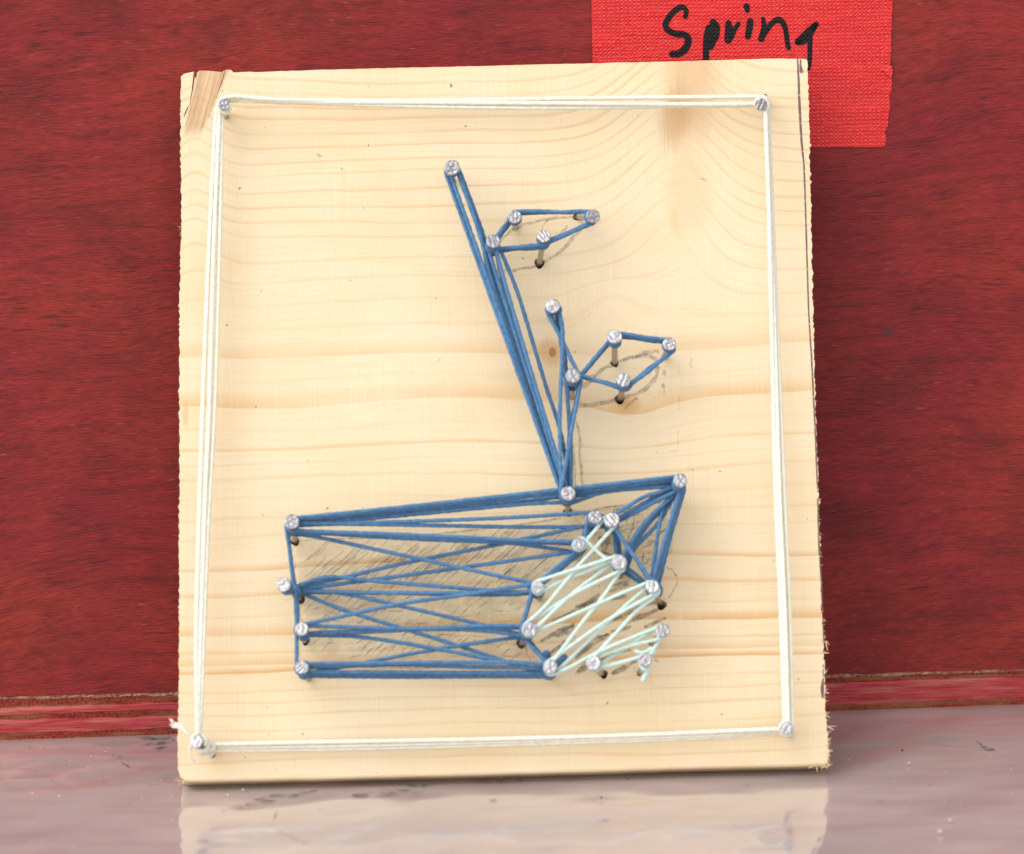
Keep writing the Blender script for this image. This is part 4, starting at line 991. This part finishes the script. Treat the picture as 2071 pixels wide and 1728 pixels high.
for (u, v) in [(368, 1572), (364, 1578), (371, 1580), (1652, 1550), (1645, 1551), (1660, 1551), (1668, 1548), (1636, 1553), (1673, 1540), (1675, 1470), (1671, 1300), (1672, 1296), (1670, 1500), (1674, 1520)]:
    for k in range(2):
        sg = -1 if u < 1000 else 1
        sliver(vs_, fs, P(u, v) + Vector((0, 0, -.0004)), Vector((sg * r_.uniform(-.4, 1), r_.uniform(-1, .4), .3)), r_.uniform(.0012, .0026), r_.uniform(.0001, .0002), Vector((0, -.0003, .0006)))
o = obj('splinters', mesh('splinters', vs_, fs), M_splint, board); o['kind'] = 'stuff'

# ------------------------------------------------------------------ marks and crumbs on the table
def PT(u, v): return Vector(onz(u, v, 0.0))
def tmarks(name, paths, mat):
    for i, p in enumerate(paths):
        vs_, fs = [], []
        strip(p, lambda a, b: PT(a, b), 0.0003 + 0.000004 * i, vs_, fs, jit=.6, seed=i)
        obj(name, mesh(name, vs_, fs), mat, tb)
tmarks('green_smear', [[(280, 1494, 2), (310, 1495, 7), (345, 1494, 3)], [(290, 1508, 2), (322, 1505, 6), (352, 1499, 3)], [(308, 1518, 2), (325, 1514, 4), (340, 1511, 2)], [(225, 1529, 1.5), (240, 1531, 4), (248, 1535, 1.5)], [(246, 1545, 1.5), (256, 1550, 3), (264, 1555, 1)],
                      [(985, 1619, 2), (995, 1621, 4), (1004, 1620, 2)], [(812, 1590, 2), (845, 1591, 5), (880, 1590, 2)], [(1975, 1500, 2), (1990, 1514, 7), (2010, 1519, 3)], [(1505, 1591, 2), (1516, 1592, 3)]], M_green)
tmarks('dirt_smear', [[(500, 1628, 6), (540, 1618, 14), (590, 1611, 8), (640, 1600, 4)], [(560, 1640, 3), (556, 1655, 5), (550, 1670, 2)], [(452, 1642, 4), (480, 1636, 6), (505, 1640, 3)], [(715, 1612, 8), (780, 1606, 14), (850, 1602, 7)], [(960, 1580, 5), (1010, 1583, 9), (1060, 1579, 4)],
                      [(1210, 1664, 2), (1220, 1662, 4), (1230, 1661, 2)], [(48, 1513, 3), (58, 1514, 6), (66, 1513, 3)], [(556, 1680, 2), (600, 1700, 3), (640, 1715, 2)]], M_brown)
r_ = random.Random(21)
def crumbs(name, spots, mat):
    vs_, fs = [], []
    for (u, v, s) in spots:
        c = PT(u, v); b = len(vs_); rx = s / 7800 / 2; an = r_.uniform(0, pi)
        pts = [(1, 0, 0), (0, 1, 0), (-1, 0, 0), (0, -1, 0), (0, 0, 1), (0, 0, -1)]
        for p in pts:
            x, y = p[0] * rx * 1.3, p[1] * rx; vs_.append((c.x + x * cos(an) - y * sin(an), c.y + x * sin(an) + y * cos(an), rx * .7 + p[2] * rx * .7 + 0.0004))
        fs += [tuple(b + i for i in f) for f in ((0, 1, 4), (1, 2, 4), (2, 3, 4), (3, 0, 4), (1, 0, 5), (2, 1, 5), (3, 2, 5), (0, 3, 5))]
    return obj(name, mesh(name, vs_, fs), mat)
sp = [(1012, 1579, 7), (492, 1603, 6), (461, 1613, 5), (1838, 1549, 7), (1922, 1665, 8), (1901, 1688, 9), (120, 1615, 5), (66, 1610, 5)]
sp += [(r_.uniform(20, 350), r_.uniform(1510, 1720), r_.uniform(1.5, 4)) for _ in range(26)] + [(r_.uniform(1690, 2060), r_.uniform(1450, 1720), r_.uniform(1.5, 3.5)) for _ in range(26)] + [(r_.uniform(400, 1640), r_.uniform(1590, 1720), r_.uniform(1.5, 3.5)) for _ in range(22)]
o = crumbs('sawdust', sp, M_dust); o['kind'] = 'stuff'; o['label'] = 'pale sawdust specks scattered on the glossy table'; o['category'] = 'sawdust'
o = crumbs('dark_crumbs', [(1825, 1523, 6), (1726, 1477, 3), (1737, 1477, 3), (72, 1562, 3), (106, 1582, 3), (1270, 1580, 4), (1216, 1618, 5)], M_dark)
o['kind'] = 'stuff'; o['label'] = 'tiny dark crumbs lying on the glossy table'; o['category'] = 'crumbs'
